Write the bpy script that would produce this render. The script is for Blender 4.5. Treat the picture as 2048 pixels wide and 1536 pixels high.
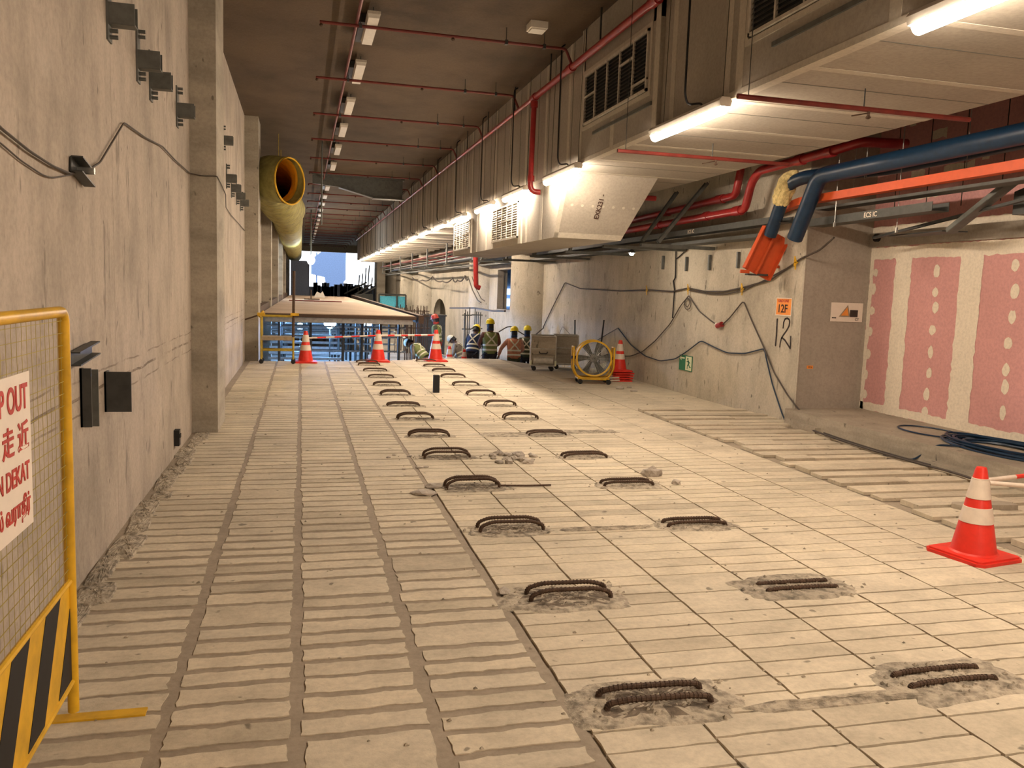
import bpy, bmesh, math, random
from math import sin, cos, pi, radians as RA
from mathutils import Vector, Matrix
random.seed(7)
S = bpy.context.scene
C = S.collection
for o in list(bpy.data.objects): bpy.data.objects.remove(o)

# ------------------------------------------------------------------ camera
F = 1650.0
EYE = Vector((0, 0, 1.75))
_r = lambda x, y: Vector(((x-1024)/F, -(y-768)/F, -1.0))
_a = _r(602, 570).normalized()
_u = _r(1602, 604).cross(_a).normalized()
if _u.y < 0: _u = -_u
_x = _a.cross(_u)
ROT = Matrix((_x, _a, _u))             # camera space -> world space
cam = bpy.data.objects.new('camera', bpy.data.cameras.new('camera')); C.objects.link(cam)
cam.data.sensor_width = 36; cam.data.lens = F/2048*36
cam.data.clip_start = .02; cam.data.clip_end = 400
cam.matrix_world = Matrix.Translation(EYE) @ ROT.to_4x4()
S.camera = cam
# ------------------------------------------------------------------ world, exposure
W = bpy.data.worlds.new('world'); S.world = W; W.use_nodes = True
bg = W.node_tree.nodes['Background']
bg.inputs[0].default_value = (.80, .88, 1.0, 1); bg.inputs[1].default_value = 2.8
S.view_settings.view_transform = 'Standard'; S.view_settings.look = 'None'
S.view_settings.exposure = 0.85; S.view_settings.gamma = 1.0; S.view_settings.use_curve_mapping = False
TUBE = 112.0                            # emission of the lit fluorescent battens

def at(x, y, X=None, Y=None, Z=None):
    """where the sight line through a photo point meets the real plane X=, Y= or Z="""
    d = ROT @ _r(x, y)
    t = X/d.x if X is not None else Y/d.y if Y is not None else (Z-1.75)/d.z
    return Vector((d.x*t, d.y*t, 1.75+d.z*t))

# ------------------------------------------------------------------ materials
M = {}
def nodes(name, rough=.8, metal=0, spec=.3):
    m = bpy.data.materials.new(name); m.use_nodes = True
    nt = m.node_tree; b = nt.nodes['Principled BSDF']
    b.inputs['Roughness'].default_value = rough; b.inputs['Metallic'].default_value = metal
    b.inputs['Specular IOR Level'].default_value = spec
    M[name] = m
    return m, nt, b
def lk(nt, a, b): nt.links.new(a, b)
def noise(nt, scale, detail=4, rough=.6, vec=None):
    n = nt.nodes.new('ShaderNodeTexNoise'); n.inputs['Scale'].default_value = scale
    n.inputs['Detail'].default_value = detail; n.inputs['Roughness'].default_value = rough
    if vec is not None: lk(nt, vec, n.inputs['Vector'])
    return n.outputs['Fac']
def ramp(nt, fac, stops):
    n = nt.nodes.new('ShaderNodeValToRGB'); e = n.color_ramp.elements
    e[0].position, e[0].color = stops[0][0], (*stops[0][1], 1)
    e[1].position, e[1].color = stops[-1][0], (*stops[-1][1], 1)
    for p, c in stops[1:-1]:
        k = e.new(p); k.color = (*c, 1)
    lk(nt, fac, n.inputs[0]); return n.outputs[0]
def mixc(nt, a, b, fac, mode='MIX'):
    n = nt.nodes.new('ShaderNodeMixRGB'); n.blend_type = mode
    for i, v in ((0, fac), (1, a), (2, b)):
        if isinstance(v, (int, float)): n.inputs[i].default_value = v
        elif isinstance(v, tuple): n.inputs[i].default_value = (*v, 1)
        else: lk(nt, v, n.inputs[i])
    return n.outputs[0]
def pos(nt, scale=(1, 1, 1)):
    g = nt.nodes.new('ShaderNodeNewGeometry')
    m = nt.nodes.new('ShaderNodeMapping'); m.inputs['Scale'].default_value = scale
    lk(nt, g.outputs['Position'], m.inputs['Vector']); return m.outputs[0]
def bump(nt, b, h, strength=.3, dist=.01):
    n = nt.nodes.new('ShaderNodeBump'); n.inputs['Strength'].default_value = strength
    n.inputs['Distance'].default_value = dist
    lk(nt, h, n.inputs['Height']); lk(nt, n.outputs[0], b.inputs['Normal'])
def g3(v): return (v, v, v)
def scl(c, k): return tuple(x*k for x in c)
def concrete(name, col, stain=.6, streak=(3, 3, .25), sscale=2.2, pits=True, dirt=.75, rough=.85, bs=.35, drips=False):
    m, nt, b = nodes(name, rough)
    p = pos(nt)
    c = ramp(nt, noise(nt, .9, 6, .62, p), [(.3, scl(col, stain)), (.52, col), (.75, scl(col, 1.12))])
    st = ramp(nt, noise(nt, sscale, 5, .6, pos(nt, streak)), [(.36, g3(dirt)), (.56, g3(1))])
    c = mixc(nt, c, st, 1.0, 'MULTIPLY')
    fine = noise(nt, 28, 4, .7, p)
    c = mixc(nt, c, ramp(nt, fine, [(.3, g3(.82)), (.6, g3(1.05))]), .8, 'MULTIPLY')
    if pits:
        pt = ramp(nt, noise(nt, 9, 2, .5, pos(nt, (1, 1, .6))), [(.26, g3(.45)), (.30, g3(1))])
        c = mixc(nt, c, pt, 1.0, 'MULTIPLY')
    if drips:
        c = mixc(nt, c, ramp(nt, noise(nt, 1, 3, .6, pos(nt, (7, 7, 1.8))), [(.29, g3(.62)), (.36, g3(1))]), 1.0, 'MULTIPLY')
        c = mixc(nt, c, ramp(nt, noise(nt, 1, 2, .5, pos(nt, (16, 16, 4))), [(.22, g3(.5)), (.27, g3(1))]), 1.0, 'MULTIPLY')
        c = mixc(nt, c, (.60, .55, .47), ramp(nt, noise(nt, .8, 5, .7, pos(nt, (1, 1, .7))), [(.60, g3(0)), (.72, g3(.5))]))
    lk(nt, c, b.inputs['Base Color']); bump(nt, b, fine, bs, .01)
    return m, nt, b, c
def plain(name, col, rough=.5, metal=0, var=.15, dirtscale=12, spec=.4, bmp=0):
    m, nt, b = nodes(name, rough, metal, spec)
    f = noise(nt, dirtscale, 4, .6, pos(nt))
    lk(nt, ramp(nt, f, [(.3, scl(col, 1-var*2)), (.6, col)]), b.inputs['Base Color'])
    if bmp: bump(nt, b, f, bmp, .005)
    return m
def emit(name, col, s):
    m, nt, b = nodes(name, .5)
    b.inputs['Base Color'].default_value = (*scl(col, .8), 1)
    b.inputs['Emission Color'].default_value = (*col, 1); b.inputs['Emission Strength'].default_value = s
    return m

_, nt, b, c = concrete('wall_concrete', (.46, .40, .33), .74, streak=(1.5, 1.5, .6), dirt=.82, drips=True)
# stained pour lines and form panel joints on the long walls
def line_mask(nt, axis, scale, w, lo=None, hi=None, off=0.0):
    g = nt.nodes.new('ShaderNodeNewGeometry'); s = nt.nodes.new('ShaderNodeSeparateXYZ')
    lk(nt, g.outputs['Position'], s.inputs[0])
    def mt(op, a, v=None):
        n = nt.nodes.new('ShaderNodeMath'); n.operation = op; lk(nt, a, n.inputs[0])
        if v is not None: n.inputs[1].default_value = v
        return n.outputs[0]
    v = mt('ADD', s.outputs[axis], off)
    fr = mt('FRACT', mt('DIVIDE', v, scale))
    d = mt('ABSOLUTE', mt('SUBTRACT', fr, .5))
    return mt('GREATER_THAN', d, .5-w/scale), s, mt
mk, s_, mt_ = line_mask(nt, 1, 2.4, .006, off=1.1)
c = mixc(nt, c, (.20, .17, .13), mixc(nt, g3(0), g3(.55), mk))
for z0, w, k in ((.97, .006, .6), (1.07, .010, .8), (1.17, .006, .6)):
    wob = noise(nt, 1.5, 3, .6, pos(nt))
    n = nt.nodes.new('ShaderNodeMath'); n.operation = 'MULTIPLY_ADD'; lk(nt, wob, n.inputs[0]); n.inputs[1].default_value = .06
    lk(nt, s_.outputs[2], n.inputs[2])
    a = mt_('ABSOLUTE', mt_('SUBTRACT', n.outputs[0], z0+.03))
    msk = mt_('LESS_THAN', a, w)
    fade = ramp(nt, noise(nt, 2.3, 5, .7, pos(nt, (1, 1, 3))), [(.42, g3(0)), (.55, g3(k))])
    xs = mt_('LESS_THAN', s_.outputs[0], 0.0)
    m2 = nt.nodes.new('ShaderNodeMath'); m2.operation = 'MULTIPLY'; lk(nt, msk, m2.inputs[0]); lk(nt, xs, m2.inputs[1])
    c = mixc(nt, c, (.13, .10, .07), mixc(nt, g3(0), fade, m2.outputs[0]))
lk(nt, c, b.inputs['Base Color'])
concrete('right_concrete', (.50, .45, .36), .78, streak=(1.3, 1.3, .45), dirt=.84, drips=True)
concrete('pilaster_concrete', (.40, .36, .29), .75, streak=(.4, .4, 1.5))
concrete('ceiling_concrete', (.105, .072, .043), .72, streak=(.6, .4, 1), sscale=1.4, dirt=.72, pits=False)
concrete('lower_slab', (.30, .28, .24), .6, pits=False)
concrete('render_grey', (.36, .32, .27), .92, pits=False, dirt=.93, bs=.1)
concrete('kerb_concrete', (.38, .33, .26), .7, streak=(.5, .5, 3), dirt=.75)
concrete('mortar', (.335, .28, .215), .86, streak=(1, 1, 1), sscale=6, pits=False, dirt=.88, bs=.25)
concrete('rubble', (.46, .40, .31), .55, streak=(1, 1, 1), sscale=14, dirt=.5, pits=False, bs=1.0)
concrete('rubble_dark', (.20, .16, .12), .6, streak=(1, 1, 1), sscale=14, dirt=.6, pits=False, bs=1.0)
concrete('chip', (.46, .41, .35), .8, streak=(1, 1, 1), sscale=8, pits=False, bs=.8)
m, nt, b, c = concrete('floor_block', (.60, .53, .41), .84, streak=(1.0, 1.6, 1), sscale=3.5, pits=True, dirt=.84, bs=.3)
g = nt.nodes.new('ShaderNodeNewGeometry')
c = mixc(nt, c, ramp(nt, g.outputs['Random Per Island'], [(0, (.80, .79, .78)), (.08, (.9, .89, .87)), (.5, (1, 1, 1)), (1, (1.06, 1.05, 1.03))]), 1.0, 'MULTIPLY')
lk(nt, c, b.inputs['Base Color'])
concrete('board', (.36, .325, .275), .93, streak=(1, 1, 1), sscale=1.2, pits=False, dirt=.92, bs=.05)
concrete('joint_plaster', (.50, .46, .385), .95, streak=(1, 1, 1), sscale=5, pits=False, dirt=.95, bs=.05)
concrete('pink_board', (.60, .31, .30), .94, streak=(1, 1, 1), sscale=1.2, pits=False, dirt=.95, bs=.03)
concrete('pink_plaster', (.74, .66, .54), .97, streak=(1, 1, 1), sscale=6, pits=False, dirt=.97, bs=.05)
concrete('deck_ply', (.50, .39, .29), .85, streak=(.5, .3, 1), sscale=1, pits=False, dirt=.88, bs=.05)
plain('red_pipe', (.34, .022, .022), .32, spec=.5)
plain('red_dark', (.16, .022, .016), .5)
plain('blue_pipe', (.008, .030, .068), .38)
plain('orange_paint', (.62, .095, .025), .5, var=.06)
plain('steel_grey', (.13, .135, .125), .5, .2)
plain('tray_grey', (.085, .088, .082), .55, .1)
plain('steel_dark', (.06, .062, .06), .5, .3)
plain('galv', (.42, .42, .40), .38, .7)
plain('rusty', (.10, .06, .038), .75, .2, .3, 60, bmp=.4)
plain('yellow_paint', (.72, .42, .02), .42, var=.18, dirtscale=6)
plain('yellow_dim', (.45, .32, .03), .6)
plain('yellow_mesh', (.40, .32, .07), .6)
plain('helmet_yellow', (.85, .66, .02), .35)
plain('helmet_red', (.45, .06, .04), .4)
plain('helmet_white', (.6, .58, .45), .5)
plain('black', (.012, .012, .014), .6)
plain('rubber', (.02, .018, .016), .7)
plain('cable', (.07, .055, .045), .6)
plain('white_plastic', (.75, .72, .65), .5, var=.05)
plain('band_white', (.72, .62, .52), .4, var=.06)
plain('cone_red', (.72, .035, .02), .42, var=.08)
plain('sign_white', (.78, .70, .60), .6, var=.03)
plain('sign_red', (.50, .05, .035), .6, var=.1)
plain('sign_orange', (.85, .30, .05), .6, var=.05)
plain('sign_green', (.02, .17, .09), .5, var=.05)
plain('sign_cream', (.72, .74, .52), .5, var=.03)
plain('ink', (.05, .018, .012), .7)
plain('marker', (.05, .035, .03), .7)
plain('foam', (.72, .58, .27), .95, var=.2, dirtscale=25, bmp=1)
plain('timber', (.36, .28, .18), .8)
plain('skin', (.14, .075, .045), .6, var=.05)
plain('vest_green', (.22, .26, .09), .8)
plain('vest_orange', (.55, .23, .13), .8)
plain('reflective', (.68, .66, .50), .5, var=.05)
plain('cloth_dark', (.03, .032, .04), .9)
plain('cloth_navy', (.025, .04, .09), .9)
plain('cloth_brown', (.16, .07, .05), .9)
plain('cloth_salmon', (.50, .25, .18), .9)
plain('cloth_red', (.42, .05, .03), .9)
plain('cloth_grey', (.25, .22, .19), .9)
plain('cloth_olive', (.07, .08, .045), .9)
plain('boots', (.03, .025, .02), .8)
plain('grille', (.13, .135, .125), .45, .4)
plain('void', (.02, .02, .02), .9)
plain('grate_white', (.62, .58, .50), .5, .1)
plain('slate_blue', (.12, .15, .22), .6)
plain('pale_blue', (.35, .45, .62), .7)
plain('sheet_blue', (.10, .15, .26), .8)
plain('pale_steel', (.55, .52, .46), .5, .2)
plain('turquoise', (.10, .55, .75), .4)
plain('plastic_bag', (.6, .62, .5), .3)
plain('duct_yellow', (.34, .30, .09), .8, var=.25, dirtscale=5, bmp=.3)
plain('duct_orange', (.80, .42, .03), .6, var=.15, dirtscale=4)
emit('tube_light', (1.0, .81, .62), TUBE)
emit('flood_light', (.24, .50, 1.0), 520)
emit('hang_light', (.7, .85, 1.0), 90)
emit('lamp_light', (1.0, .84, .66), 480)
emit('window_light', (.45, .70, 1.0), 1.6)

# ------------------------------------------------------------------ mesh builder
class MB:
    def __init__(s): s.v = []; s.f = []; s.m = []; s.k = 0
    def mat(s, k): s.k = k; return s
    def add(s, vs, fs):
        n = len(s.v); s.v += [tuple(p) for p in vs]
        for f in fs: s.f.append(tuple(i+n for i in f)); s.m.append(s.k)
        return s
    def box(s, a, b):
        (x0, y0, z0), (x1, y1, z1) = a, b
        if x0 > x1: x0, x1 = x1, x0
        if y0 > y1: y0, y1 = y1, y0
        if z0 > z1: z0, z1 = z1, z0
        return s.add([(x0,y0,z0),(x1,y0,z0),(x1,y1,z0),(x0,y1,z0),(x0,y0,z1),(x1,y0,z1),(x1,y1,z1),(x0,y1,z1)],
              [(0,3,2,1),(4,5,6,7),(0,1,5,4),(1,2,6,5),(2,3,7,6),(3,0,4,7)])
    def beam(s, p0, p1, w, h, up=(0, 0, 1)):
        p0, p1 = Vector(p0), Vector(p1); d = (p1-p0).normalized()
        sd = d.cross(Vector(up))
        if sd.length < 1e-4: sd = d.cross(Vector((1, 0, 0)))
        sd.normalize(); u = sd.cross(d)
        q = [(-1,-1),(1,-1),(1,1),(-1,1)]
        vs = [p+sd*(a*w/2)+u*(b_*h/2) for p in (p0, p1) for a, b_ in q]
        return s.add(vs, [(0,1,2,3),(7,6,5,4),(0,4,5,1),(1,5,6,2),(2,6,7,3),(3,7,4,0)])
    def channel(s, p0, p1, w, h, t=.006, up=(0, 0, 1)):
        p0, p1 = Vector(p0), Vector(p1); d = (p1-p0).normalized(); sd = d.cross(Vector(up))
        if sd.length < 1e-4: sd = d.cross(Vector((1, 0, 0)))
        sd.normalize(); u = sd.cross(d)
        s.beam(p0-u*(h/2), p1-u*(h/2), w, t, up)
        for k in (-1, 1): s.beam(p0+sd*(k*w/2), p1+sd*(k*w/2), t, h, up)
        return s
    def tube(s, pts, r, n=10, caps=True, smooth=0):
        pts = [Vector(p) for p in pts]
        rs = r if isinstance(r, (list, tuple)) else [r]*len(pts)
        t0 = (pts[1]-pts[0]).normalized()
        nrm = t0.orthogonal().normalized(); rings = []; prev = t0
        for i, p in enumerate(pts):
            a = (pts[i]-pts[i-1]).normalized() if i else t0
            b_ = (pts[i+1]-pts[i]).normalized() if i < len(pts)-1 else a
            t = (a+b_)
            t = t.normalized() if t.length > 1e-6 else a
            q = prev.rotation_difference(t); nrm = (q @ nrm); prev = t
            nrm = (nrm - t*nrm.dot(t)).normalized()
            bn = t.cross(nrm)
            k = 1/max(.5, a.dot(t))
            rings.append([p+(nrm*cos(2*pi*j/n)+bn*sin(2*pi*j/n))*rs[i]*(1 if k < 1.02 else min(k, 1.4)) for j in range(n)])
        vs = [v for rg in rings for v in rg]
        fs = [(i*n+j, i*n+(j+1) % n, (i+1)*n+(j+1) % n, (i+1)*n+j) for i in range(len(pts)-1) for j in range(n)]
        if caps: fs += [tuple(range(n))[::-1], tuple(range((len(pts)-1)*n, len(pts)*n))]
        return s.add(vs, fs)
    def cyl(s, p0, p1, r, n=14, r2=None): return s.tube([p0, p1], [r, r if r2 is None else r2], n)
    def lathe(s, prof, o=(0, 0, 0), n=24, ax='z', caps=True):
        vs = []
        for r, h in prof:
            for j in range(n):
                a = 2*pi*j/n; x, y = r*cos(a), r*sin(a)
                p = (x, y, h) if ax == 'z' else (x, h, y) if ax == 'y' else (h, x, y)
                vs.append((p[0]+o[0], p[1]+o[1], p[2]+o[2]))
        fs = [(i*n+j, i*n+(j+1) % n, (i+1)*n+(j+1) % n, (i+1)*n+j) for i in range(len(prof)-1) for j in range(n)]
        if caps: fs += [tuple(range(n))[::-1], tuple(range((len(prof)-1)*n, len(prof)*n))]
        return s.add(vs, fs)
    def prism(s, poly, h0, h1, ax='z'):
        n = len(poly)
        def P(a, b_, h): return (a, b_, h) if ax == 'z' else (a, h, b_) if ax == 'y' else (h, a, b_)
        vs = [P(a, b_, h0) for a, b_ in poly]+[P(a, b_, h1) for a, b_ in poly]
        return s.add(vs, [tuple(range(n))[::-1], tuple(range(n, 2*n))]+[(i, (i+1) % n, n+(i+1) % n, n+i) for i in range(n)])
    def rock(s, c, r, seed, flat=.6):
        rn = random.Random(seed); bm = bmesh.new(); bmesh.ops.create_icosphere(bm, subdivisions=2, radius=1)
        off = Vector((rn.random()*9, rn.random()*9, 0))
        sx, sy = rn.uniform(.8, 1.5), rn.uniform(.6, 1.1)
        from mathutils import noise as N
        vs = []
        for v in bm.verts:
            k = 1+.45*N.noise(v.co*1.7+off)
            q = v.co*k; q = Vector((round(q.x*2.2)/2.2*.4+q.x*.6, q.y, q.z))
            vs.append((c[0]+q.x*r*sx, c[1]+q.y*r*sy, c[2]+max(-.5, q.z)*r*flat))
        s.add(vs, [tuple(v.index for v in f.verts) for f in bm.faces]); bm.free(); return s
    def build(s, name, mats, parent=None, loc=None, smooth=False, link=True):
        me = bpy.data.meshes.new(name); me.from_pydata(s.v, [], s.f)
        for k in ([mats] if isinstance(mats, str) else mats): me.materials.append(M[k])
        me.polygons.foreach_set('material_index', s.m)
        bm = bmesh.new(); bm.from_mesh(me); bmesh.ops.recalc_face_normals(bm, faces=bm.faces)
        bm.to_mesh(me); bm.free()
        if smooth:
            me.polygons.foreach_set('use_smooth', [True]*len(me.polygons))
            try: me.set_sharp_from_angle(angle=RA(40))
            except Exception: pass
        me.update()
        o = bpy.data.objects.new(name, me)
        C.objects.link(o)
        if parent: o.parent = parent
        if loc: o.location = loc
        return o
def splitbuild(B, name, mats, parent, smooth=False):
    """each connected piece becomes a part of its own"""
    par = list(range(len(B.v)))
    def fd(i):
        while par[i] != i: par[i] = par[par[i]]; i = par[i]
        return i
    for f in B.f:
        a = fd(f[0])
        for k in f[1:]: par[fd(k)] = a
    groups = {}
    for fi, f in enumerate(B.f): groups.setdefault(fd(f[0]), []).append(fi)
    out = []
    for g_ in groups.values():
        b2 = MB(); mp = {}
        for fi in g_:
            nf = []
            for v in B.f[fi]:
                if v not in mp: mp[v] = len(b2.v); b2.v.append(B.v[v])
                nf.append(mp[v])
            b2.f.append(tuple(nf)); b2.m.append(B.m[fi])
        out.append(b2.build(name, mats, parent, smooth=smooth))
    return out
ORD = 'first second third fourth fifth sixth seventh eighth ninth tenth eleventh twelfth thirteenth fourteenth fifteenth sixteenth seventeenth eighteenth nineteenth twentieth twenty-first twenty-second'.split()
def arc(pts, rad=.08, seg=4):
    """round the corners of a pipe run"""
    pts = [Vector(p) for p in pts]; out = [pts[0]]
    for i in range(1, len(pts)-1):
        a, p, b_ = pts[i-1], pts[i], pts[i+1]
        da, db = (a-p), (b_-p); k = min(rad, da.length*.45, db.length*.45)
        A, B = p+da.normalized()*k, p+db.normalized()*k
        for j in range(seg+1):
            t = j/seg; out.append(A*(1-t)**2+p*2*t*(1-t)+B*t*t)
    return out+[pts[-1]]
def sag(a, b_, d, n=10):
    a, b_ = Vector(a), Vector(b_)
    return [a.lerp(b_, t/n)-Vector((0, 0, d*4*(t/n)*(1-t/n))) for t in range(n+1)]
def tag(o, label, cat, group=None, kind=None):
    o['label'] = label; o['category'] = cat
    if group: o['group'] = group
    if kind: o['kind'] = kind
    return o
def thing(name, label, cat, loc=(0, 0, 0), rz=0, group=None):
    o = bpy.data.objects.new(name, None); o.empty_display_size = .2; C.objects.link(o)
    o.location = loc; o.rotation_euler = (0, 0, rz)
    return tag(o, label, cat, group)
def kids(o): return [c_ for c_ in bpy.data.objects if c_.parent == o]
def dup(root, loc, rz, label, group=None):
    def cp(o, par):
        c_ = o.copy(); C.objects.link(c_); c_.parent = par
        for ch in kids(o):
            if ch is not c_: cp(ch, c_)
        return c_
    ch0 = kids(root); r = root.copy(); C.objects.link(r)
    for ch in ch0: cp(ch, r)
    r.location = loc; r.rotation_euler = (0, 0, rz) if not isinstance(rz, tuple) else rz
    r['label'] = label
    if group: r['group'] = group
    return r
def struct(o): o['kind'] = 'structure'; return o
def text(name, body, size, mat_, parent, mw, sx=1, extrude=.0006, align='LEFT', bold=.018):
    cu = bpy.data.curves.new(name, 'FONT'); cu.body = body; cu.size = size; cu.extrude = extrude; cu.offset = bold*size; cu.align_x = align
    t = bpy.data.objects.new(name, cu); C.objects.link(t)
    bpy.context.view_layer.update()
    me = bpy.data.meshes.new_from_object(t.evaluated_get(bpy.context.evaluated_depsgraph_get()))
    bpy.data.objects.remove(t); me.materials.clear(); me.materials.append(M[mat_])
    me.transform(Matrix.Scale(sx, 4, (1, 0, 0)))
    o = bpy.data.objects.new(name, me); C.objects.link(o); o.parent = parent; o.matrix_local = mw
    return o
def frame(o, xdir, zdir):
    """matrix: text x along xdir, text y along zdir, origin o"""
    x = Vector(xdir).normalized(); y = Vector(zdir).normalized(); z = x.cross(y)
    return Matrix.Translation(Vector(o)) @ Matrix((x, y, z)).transposed().to_4x4()

XL, XB, XR, XP = -1.22, 3.85, 6.83, 7.90        # left wall, bulkhead face, right wall, pink wall
ZC, ZS, YE, YB = 5.40, 3.58, 80.0, -7.0         # ceiling, soffit, far mouth, wall behind
LOW = -.9
# ================================================================== THE SETTING
# ---- floor: separate worn blocks in grey mortar
def build_floor():
    B = MB(); rn = random.Random(3)
    edge = [(-1.22, 19.6), (.2, 19.7), (1.1, 19.9), (2.0, 20.15), (2.8, 20.6), (3.5, 21.0), (4.4, 21.1), (5.06, 21.0), (5.3, 20.3), (5.6, 19.7), (6.1, 19.0), (6.83, 18.8)]
    B.mat(1).prism([(XL, YB), (XP+.2, YB), (XP+.2, 10.3), (XR, 10.3)][:3]+[(XR, 10.3)]+edge[::-1], LOW, -.012)
    B.box((XL, YB, -.02), (1.13, 19.5, -.0045))
    from mathutils import noise as N
    def ey(x):
        for (a, ya), (b_, yb) in zip(edge, edge[1:]):
            if a <= x <= b_: return ya+(yb-ya)*(x-a)/(b_-a)
        return 18.8
    def block(x0, x1, y0, y1, jag, top=0.0, bot=-.012, k=0):
        yc = (y0+y1)/2; st = .028 if yc < 5 else .05 if yc < 9 else .11 if yc < 14 else .3
        if jag < .003: st *= 2.2
        per = []
        for (ax, ay, bx, by) in ((x0, y0, x1, y0), (x1, y0, x1, y1), (x1, y1, x0, y1), (x0, y1, x0, y0)):
            L = abs(bx-ax)+abs(by-ay); n = max(1, int(L/st))
            for i in range(n):
                t = i/n; X_, Y_ = ax+(bx-ax)*t, ay+(by-ay)*t; w_ = N.noise_vector(Vector((X_*11, Y_*11, 3.3)))*(jag*2.4); per.append((X_+rn.gauss(0, jag*.45)+w_.x, Y_+rn.gauss(0, jag*.4)+w_.y))
        n = len(per)
        tilt = rn.uniform(-.0012, .0012)
        vs = [(x, y, bot) for x, y in per]+[(x, y, top+tilt*(1 if y > yc else -1)) for x, y in per]
        B.mat(k).add(vs, [tuple(range(n, 2*n))]+[(i, (i+1) % n, n+(i+1) % n, n+i) for i in range(n)])
    cols = [-1.12, -.52, -.01, .54, 1.12, 1.62, 2.15, 2.70, 3.28, 3.86, 4.44, 5.03]
    for ci in range(len(cols)-1):
        a, b_ = cols[ci], cols[ci+1]; left = ci < 4
        y = -1.0 + (.0 if left else .05)
        while y < 21:
            p = (.165 if left else .155)*rn.choice([1, 1, 1, .93, 1.07])
            if left and rn.random() < .05: p *= 1.9
            if not left and rn.random() < .06: p *= 2
            if left:
                gx = (.030 if y < 7 else .024)*rn.uniform(.8, 1.25); gy = (.023 if y < 6 else .017)*rn.uniform(.6, 1.3); jag = .0055
                gl = .008 if ci == 0 else gx
                if ci == 3: gxr = .036
                else: gxr = gx
            else:
                far = y > 12; fx = 3.8 - (y-9)*.25
                gx = .007 if not far else .004
                gy = .007*rn.uniform(.6, 1.4) if not far else .0035
                if 5.2 > (a+b_)/2 > 3.3 and y > 9: gy = .003; gx = .003
                if (a+b_)/2 > 4.4 and y > 5 : gy = .003
                gl = .030 if ci == 4 and y < 7 else gx; gxr = gx; jag = .0022
            sh = (rn.uniform(-.01, .01) if left else .0)
            ye = min(ey(a), ey(b_))-.02
            y1 = min(y+p, ye)
            if y1-y > .06: block(a+gl+sh*.3, b_-gxr, y+gy, y1-gy, jag)
            y += p
            if y >= ye: break
    # plain slab to the right, further on
    y = 11.75
    for x0, x1 in ((5.035, 5.9), (5.9, XR)):
        y = 11.75
        while y < 18.6:
            block(x0+.003, x1-.003, y+.003, min(y+1.15, ey(x1))-.003, .002); y += 1.15
    # raised strips along the right hand side
    y = .6
    while y < 11.6:
        p = rn.choice([.30, .27, .33, .24]); x1 = (XR if y > 10.3 else 6.72)
        block(5.03, x1, y, y+p, .001, -.004, -.012, 1)
        xs = 5.035+rn.choice([0, 0, 0, .02, .12]); xe = x1-rn.choice([.0, .01, .02, .25])
        w = p*rn.uniform(.66, .82); hgt = rn.uniform(.026, .048)
        if rn.random() < .35:
            xm = rn.uniform(5.5, 6.2); block(xs, xm, y+.02, y+.02+w, .0015, hgt, 0); block(xm+.01, xe, y+.03, y+.03+w*rn.uniform(.8, 1.0), .0015, hgt*.8, 0)
        else: block(xs, xe, y+.02, y+.02+w, .0015, hgt, 0)
        y += p
    block(6.72, XP, -1, 10.3, .001, -.004, -.012, 1)
    return struct(B.build('floor', ['floor_block', 'mortar']))
build_floor()
# left wall with its pilasters and chases
B = MB(); B.box((XL-.4, YB, LOW), (XL, YE, ZC)); struct(B.build('wall_left', 'wall_concrete'))
for i, (y, dx) in enumerate([(10.1, .285), (19.5, .29), (27.6, .29), (36, .29), (45, .29), (54, .29), (63, .29), (72, .29)]):
    B = MB(); B.box((XL-.02, y, LOW if y > 12 else -.01), (XL+dx, y+(1.0 if i else .95), ZC))
    struct(B.build('trim_%d' % (i+1), 'pilaster_concrete'))
# ceiling
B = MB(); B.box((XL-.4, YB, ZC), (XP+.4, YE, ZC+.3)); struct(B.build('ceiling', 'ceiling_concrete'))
B = MB(); B.box((XL-.4, YB-.3, LOW), (XP+.4, YB, ZC+.3)); struct(B.build('wall_back', 'wall_concrete'))
B = MB(); B.box((XL-.4, 19.0, LOW-.3), (XP+30, 130, LOW)); B.box((-30, YE, LOW-.3), (XL-.4, 130, LOW)); struct(B.build('ground', 'lower_slab'))
# right wall, window and arched niche left open
B = MB()
T = .35
def wq(y0, y1, z0, z1): B.box((XR, y0, z0), (XR+T, y1, z1))
wq(10.32, 26.45, LOW, ZC); wq(26.45, 29.0, LOW, 1.08); wq(26.45, 29.0, 2.58, ZC); wq(29.0, 39.8, LOW, ZC)
wq(39.8, 43.6, 1.3, ZC); wq(43.6, YE, LOW, ZC)
for k in range(8):     # arch head
    a0, a1 = pi*k/8, pi*(k+1)/8; c0 = 41.7
    B.add([(XR, c0+1.9*cos(a0), .4+.9*sin(a0)), (XR, c0+1.9*cos(a1), .4+.9*sin(a1)), (XR, c0+1.9*cos(a1), 1.31), (XR, c0+1.9*cos(a0), 1.31)], [(0, 1, 2, 3)])
B.box((XR+1.4, 39, LOW), (XR+1.5, 44.5, 1.6)); B.box((XR+T, 39, 1.5), (XR+1.4, 44.5, 1.6)); B.box((XR+T, 39, LOW), (XR+1.4, 39.1, 1.5)); B.box((XR+T, 44.4, LOW), (XR+1.4, 44.5, 1.5))
struct(B.build('wall_right', 'right_concrete'))
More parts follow.
